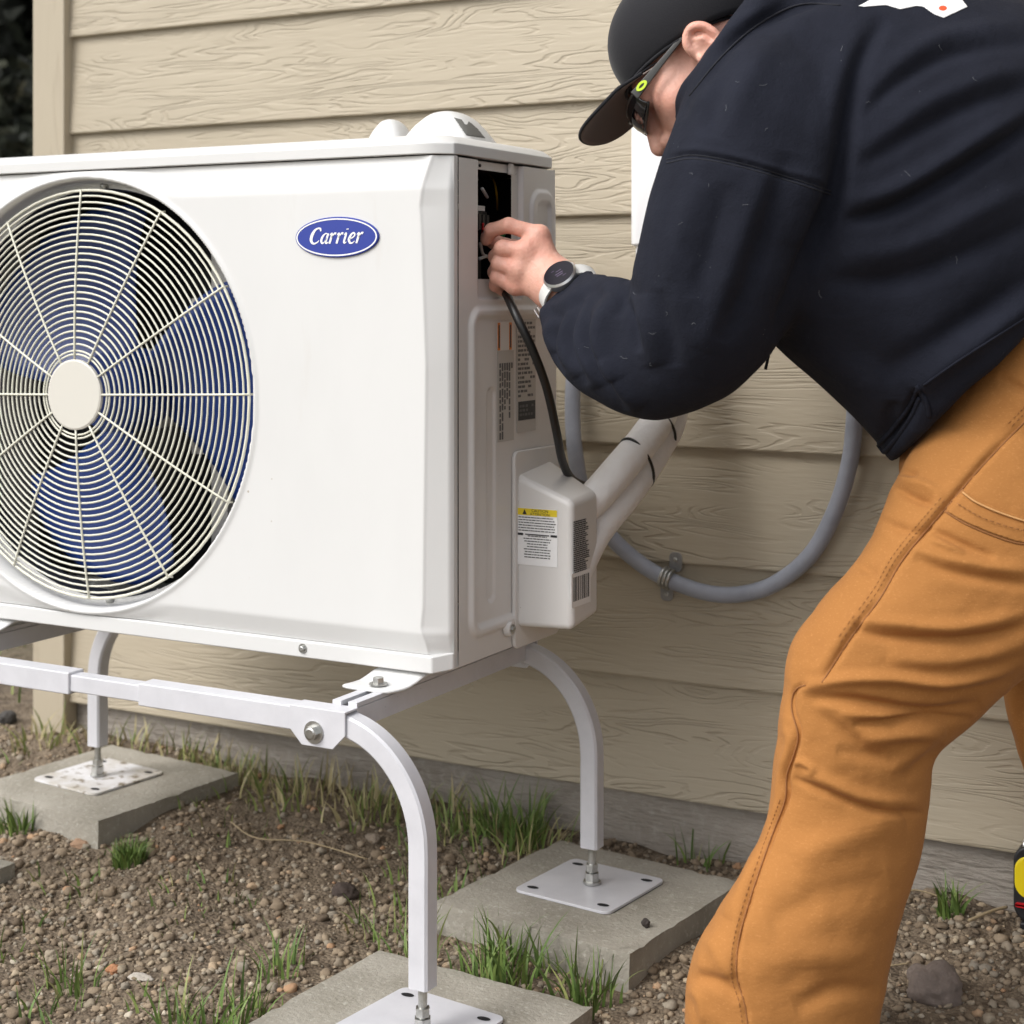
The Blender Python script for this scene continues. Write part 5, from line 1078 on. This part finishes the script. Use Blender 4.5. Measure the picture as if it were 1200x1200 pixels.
capo = done('cap', cap_bm, M['cap'], body, smooth=True); md = capo.modifiers.new('s', 'SOLIDIFY'); md.thickness = .0025; md.offset = 1
bm = bmesh.new(); tube(bm, [Vector(H(rr_.x*math.cos(a)*math.cos(math.asin((cut_u(rr_.x*math.cos(a))-cc.z)/rr_.z))*1.012, rr_.y*math.sin(a)*math.cos(math.asin((cut_u(rr_.x*math.cos(a))-cc.z)/rr_.z))*1.012, cut_u(rr_.x*math.cos(a))+.001)) for a in np.linspace(0, 2*PI, 41)[:-1]], .0022, 8, True, 1); done('cap_edge', bm, M['cap'], capo, smooth=True)
def brim_pt(s, t, du=0):
    a = s*math.radians(56); l0 = .083*math.sin(a); f0 = -.007+.0975*math.cos(a); q = abs(s)
    lo_ = .069*math.sin(s*PI/2)+.009*math.sin(s*PI); fo = .050+.122*max(0, math.cos(s*PI/2))**.62
    f = f0+(fo-f0)*t; l = l0+(lo_-l0)*t; return H(f, l, cut_u(min(f, .1))+.004-.018*(l/.088)**2-.0*max(0, f-.10)+du)
for nm, du, mm in (('brim', .0034, M['cap']), ('brim_underside', 0., M['cap_under'])):
    bm = bmesh.new(); rows = [[bm.verts.new(brim_pt(-1+2*i/40, j/14, du)) for i in range(41)] for j in range(15)]
    for A, B in zip(rows, rows[1:]):
        for k in range(40): bm.faces.new((A[k], A[k+1], B[k+1], B[k]))
    bmesh.ops.remove_doubles(bm, verts=bm.verts, dist=.0001)
    o = done(nm, bm, mm, capo, smooth=True); md = o.modifiers.new('s', 'SOLIDIFY'); md.thickness = .0016; md.offset = 0
for q in range(6):
    a = q*PI/3; P = []
    for j in range(13):
        f_, l_ = math.cos(a), math.sin(a); e0 = math.asin((cut_u(rr_.x*f_)-cc.z)/rr_.z); e = e0+(PI/2-e0)*j/12; P.append(H(cc.x+rr_.x*f_*math.cos(e)*1.017, rr_.y*l_*math.cos(e)*1.017, cc.z+rr_.z*math.sin(e)*1.017+.008*max(0, f_)*math.cos(e)**2*math.sin(max(0, e))))
    tubeo('panel_seam', P, .0011, M['cap'], capo, n=6, sm=3)
    if q in (1, 2, 4, 5): c = cc+Vector((rr_.x*math.cos(a+.5)*math.cos(.75)*1.03, rr_.y*math.sin(a+.5)*math.cos(.75)*1.03, rr_.z*math.sin(.75)*1.03)); bm = bmesh.new(); bmesh.ops.create_uvsphere(bm, u_segments=10, v_segments=6, radius=.0032); bmesh.ops.translate(bm, verts=bm.verts, vec=H(*c)); done('eyelet', bm, M['cap'], capo, smooth=True)
bm = bmesh.new(); tube(bm, [brim_pt(s, 1., .0017) for s in np.linspace(-.97, .97, 40)], .0021, 8, False, 1); done('brim_edge', bm, M['cap'], capo, smooth=True)
# ---- glasses
gl = bpy.data.objects.new('glasses', None); COL.objects.link(gl); gl.parent = body
for s in (1, -1):
    bm = bmesh.new(); rows = []
    for k in range(9):
        t = k/8; f = .002+.092*t; l = s*(.0805-.004*t*t); u_ = .0175-.006*t; hh = .0026+.0034*t**1.5
        rows.append([bm.verts.new(H(f, l+s*dl, u_+du)) for dl, du in ((-.0014, -hh), (.0014, -hh), (.0018, 0), (.0014, hh), (-.0014, hh))])
    for A, B in zip(rows, rows[1:]):
        for k in range(5): bm.faces.new((A[k], A[(k+1) % 5], B[(k+1) % 5], B[k]))
    bm.faces.new(rows[0]); bm.faces.new(rows[-1][::-1]); done('temple', bm, M['frame'], gl, bevel=.0008)
    bm = bmesh.new(); rows = []
    for i in range(13):
        t = i/12; l = s*(.0755-.066*t); f = .091+.025*math.sin(t*PI/2)**.9; row = []
        for j in range(9): v = -1+j/4; row.append(bm.verts.new(H(f-.004*v*v, l, .004+.0175*v*(1-.45*(1-t)**3)*(1-.15*t))))
        rows.append(row)
    for A, B in zip(rows, rows[1:]):
        for j in range(8): bm.faces.new((A[j], A[j+1], B[j+1], B[j]))
    o = done('lens', bm, M['lens'], gl, smooth=True); md = o.modifiers.new('s', 'SOLIDIFY'); md.thickness = .0022
    bm = bmesh.new(); tube(bm, [H(.091+.025*math.sin(t*PI/2)**.9-.003, s*(.0755-.066*t), .004+.0175*(1-.45*(1-t)**3)*(1-.15*t)) for t in np.linspace(0, 1, 12)], .0022, 8, False, 1)
    tube(bm, [H(.091+.025*math.sin(t*PI/2)**.9-.003, s*(.0755-.066*t), .004-.0175*(1-.45*(1-t)**3)*(1-.15*t)) for t in np.linspace(0, 1, 12)], .0018, 8, False, 1); done('rim', bm, M['frame'], gl, smooth=True)
bm = bmesh.new(); tube(bm, [H(.1135, -.011, .014), H(.116, 0, .017), H(.1135, .011, .014)], .0028, 8); done('bridge', bm, M['frame'], gl, smooth=True)
bm = bmesh.new(); a1, b1, a2, b2 = .0078, .0044, .0044, .0016; n_ = 28; O1 = []; O2 = []
for k in range(n_):
    t = 2*PI*k/n_; O1.append(bm.verts.new(H(.080+a1*math.cos(t), .0805, .0125+b1*math.sin(t)))); O2.append(bm.verts.new(H(.080+a2*math.cos(t), .0805, .0125+b2*math.sin(t))))
for k in range(n_): bm.faces.new((O1[k], O1[(k+1) % n_], O2[(k+1) % n_], O2[k]))
o = done('oval_logo', bm, M['lime'], gl); md = o.modifiers.new('s', 'SOLIDIFY'); md.thickness = .0006; md.offset = 0
# ---- watch
wt = bpy.data.objects.new('wrist_watch', None); COL.objects.link(wt); wt.parent = body
wc = at(655.5, 321, 2.052); Tv = -ray(655, 321).normalized()
nW = (Rv*-.40+Zv*.66+Tv*.64).normalized(); mW = (Rv*.87+Zv*.50); mW = (mW-nW*mW.dot(nW)).normalized(); aW = nW.cross(mW)
bm = bmesh.new(); cyl(bm, wc-nW*.010, wc, .0215, .0225, n=48); done('case', bm, M['steel'], wt, bevel=.001)
bm = bmesh.new(); A = [bm.verts.new(wc+(mW*math.cos(t)+aW*math.sin(t))*.0222) for t in np.linspace(0, 2*PI, 49)[:-1]]; B = [bm.verts.new(wc+nW*.0022+(mW*math.cos(t)+aW*math.sin(t))*.0200) for t in np.linspace(0, 2*PI, 49)[:-1]]
for k in range(48): bm.faces.new((A[k], A[(k+1) % 48], B[(k+1) % 48], B[k]))
done('bezel', bm, M['steel'], wt, smooth=True)
bm = bmesh.new(); bm.faces.new([bm.verts.new(wc+nW*.0018+(mW*math.cos(t)+aW*math.sin(t))*.0201) for t in np.linspace(0, 2*PI, 49)[:-1]]); dial = done('dial', bm, M['glass'], wt)
bm = bmesh.new()
for k, (u_, v_, w_, h_) in enumerate(((0, .004, .009, .0012), (0, .0005, .011, .0012), (.001, -.004, .008, .001), (-.006, -.008, .004, .0008), (.005, .008, .005, .0008))):
    c = wc+nW*.0020+mW*u_-aW*v_; bm.faces.new([bm.verts.new(c+mW*w_*.5*a+aW*h_*.5*b) for a, b in ((-1, -1), (1, -1), (1, 1), (-1, 1))])
done('dial_reading', bm, mat('dim_violet', (.10, .07, .13), .4), dial)
bm = bmesh.new(); cW = wc-nW*.034; K = 40; rows = []
for k in range(K+1):
    t = math.radians(-75+330*k/K)-PI/2*0; t = math.radians(112+316*k/K); p = cW+mW*.0385*math.cos(t)+nW*.0305*math.sin(t); rad_ = (p-cW).normalized()
    rows.append([bm.verts.new(p+aW*sx*.0095+rad_*sr*.0013) for sx, sr in ((-1, -1), (1, -1), (1, 1), (-1, 1))])
for A, B in zip(rows, rows[1:]):
    for k in range(4): bm.faces.new((A[k], A[(k+1) % 4], B[(k+1) % 4], B[k]))
done('strap', bm, M['strap'], wt, smooth=False)
bm = bmesh.new(); c = at(630.5, 367, 2.07); tube(bm, [c+mW*a+aW*b for a, b in ((-.002, -.009), (.003, -.009), (.003, .009), (-.002, .009))], .0012, 6, True, 0); done('buckle', bm, M['steel'], wt)
# ---- boots
def boot(ax_, ay_, az_, dirv):
    s = SDF(); g0 = float(gh(ax_, ay_)); a = Vector((ax_, ay_, g0)); d = Vector(dirv).normalized(); n_ = Vector((-d.y, d.x, 0))
    s.cap(a+Vector((0, 0, .14)), a+Vector((0, 0, .06))-d*.01, .048, .046, .02).cap(a-d*.045+Vector((0, 0, .045)), a+d*.06+Vector((0, 0, .042)), .040, .042, .03).cap(a+d*.06+Vector((0, 0, .040)), a+d*.17+Vector((0, 0, .036)), .044, .034, .03)
    V_, Q_ = meshed(s, .01, .006); V_[:, 2] = np.maximum(V_[:, 2], g0+.012); b_ = from_np('boot', V_, Q_, M['boot'], body)
    bm = bmesh.new(); pts = []
    for t in np.linspace(0, 2*PI, 40)[:-1]:
        u_ = math.cos(t); v_ = math.sin(t); pts.append(a+d*(.062+.148*u_)+n_*(.046+.008*math.sin(u_*2))*v_+Vector((0, 0, -.004)))
    poly_prism(bm, pts, (0, 0, .022)); done('sole', bm, M['dark'], b_, bevel=.003)
q = at(925, 1185, 1.90); boot(q.x+.01, q.y, 0, -Rv*.55-Fv*.85); q = at(1410, 1085, 2.15); boot(q.x, q.y, 0, -Rv*.85-Fv*.3)

# ---- yellow and black tool by the wall at the right edge
tc_ = onY(1222, 1080, 2.315); tz = float(gh(tc_.x, tc_.y)); tl = empty('tool', (tc_.x, tc_.y, tz), 'yellow and black hand tool standing by the wall at the right frame edge', 'tool')
tx = onY(1190.5, 1000, 2.315).x; zt_, zb2 = onY(1195, 983, 2.315).z, onY(1195, 1082, 2.315).z
def rr3(x0, x1, z0, z1, r, y, n=6): return [(a, y, b) for a, b in rrect((x0+x1)/2, (z0+z1)/2, x1-x0, z1-z0, r, n)]
bm = bmesh.new(); poly_prism(bm, rr3(tx, tx+.085, tz+.012, zt_-.003, .022, 2.296), (0, .04, 0)); done('rubber_guard', bm, M['dark'], tl, bevel=.004)
bm = bmesh.new(); poly_prism(bm, rr3(tx+.0022, tx+.08, tz+.045, zt_-.016, .02, 2.293), (0, .046, 0)); done('housing', bm, mat('tool_yellow', (.80, .62, .01), .4), tl, bevel=.003)
bm = bmesh.new(); poly_prism(bm, rr3(tx+.003, tx+.06, tz+.033, tz+.039, .004, 2.292), (0, .046, 0)); done('red_band', bm, M['red'], tl)
bm = bmesh.new(); cyl(bm, (tx+.012, 2.308, zt_-.006), (tx+.05, 2.308, zt_-.001), .009, n=18); done('metal_cap', bm, M['steel'], tl, bevel=.002)
bm = bmesh.new(); bbox(bm, tx+.01, tx+.075, 2.290, 2.342, tz-.004, tz+.014); done('foot', bm, M['dark'], tl, bevel=.003)

# dark recess plate on the lid handle cover
Bk = bvh_of(h1)
patch(Bk, [(532, 137.5), (541, 140), (545, 145.5), (547.5, 146), (549, 142), (553, 144.5), (560, 151), (569, 162), (556, 160), (546, 158)], .0008, mat('grey_recess', (.13, .13, .12), .6), 'handle_recess', h1, .0004, .9)
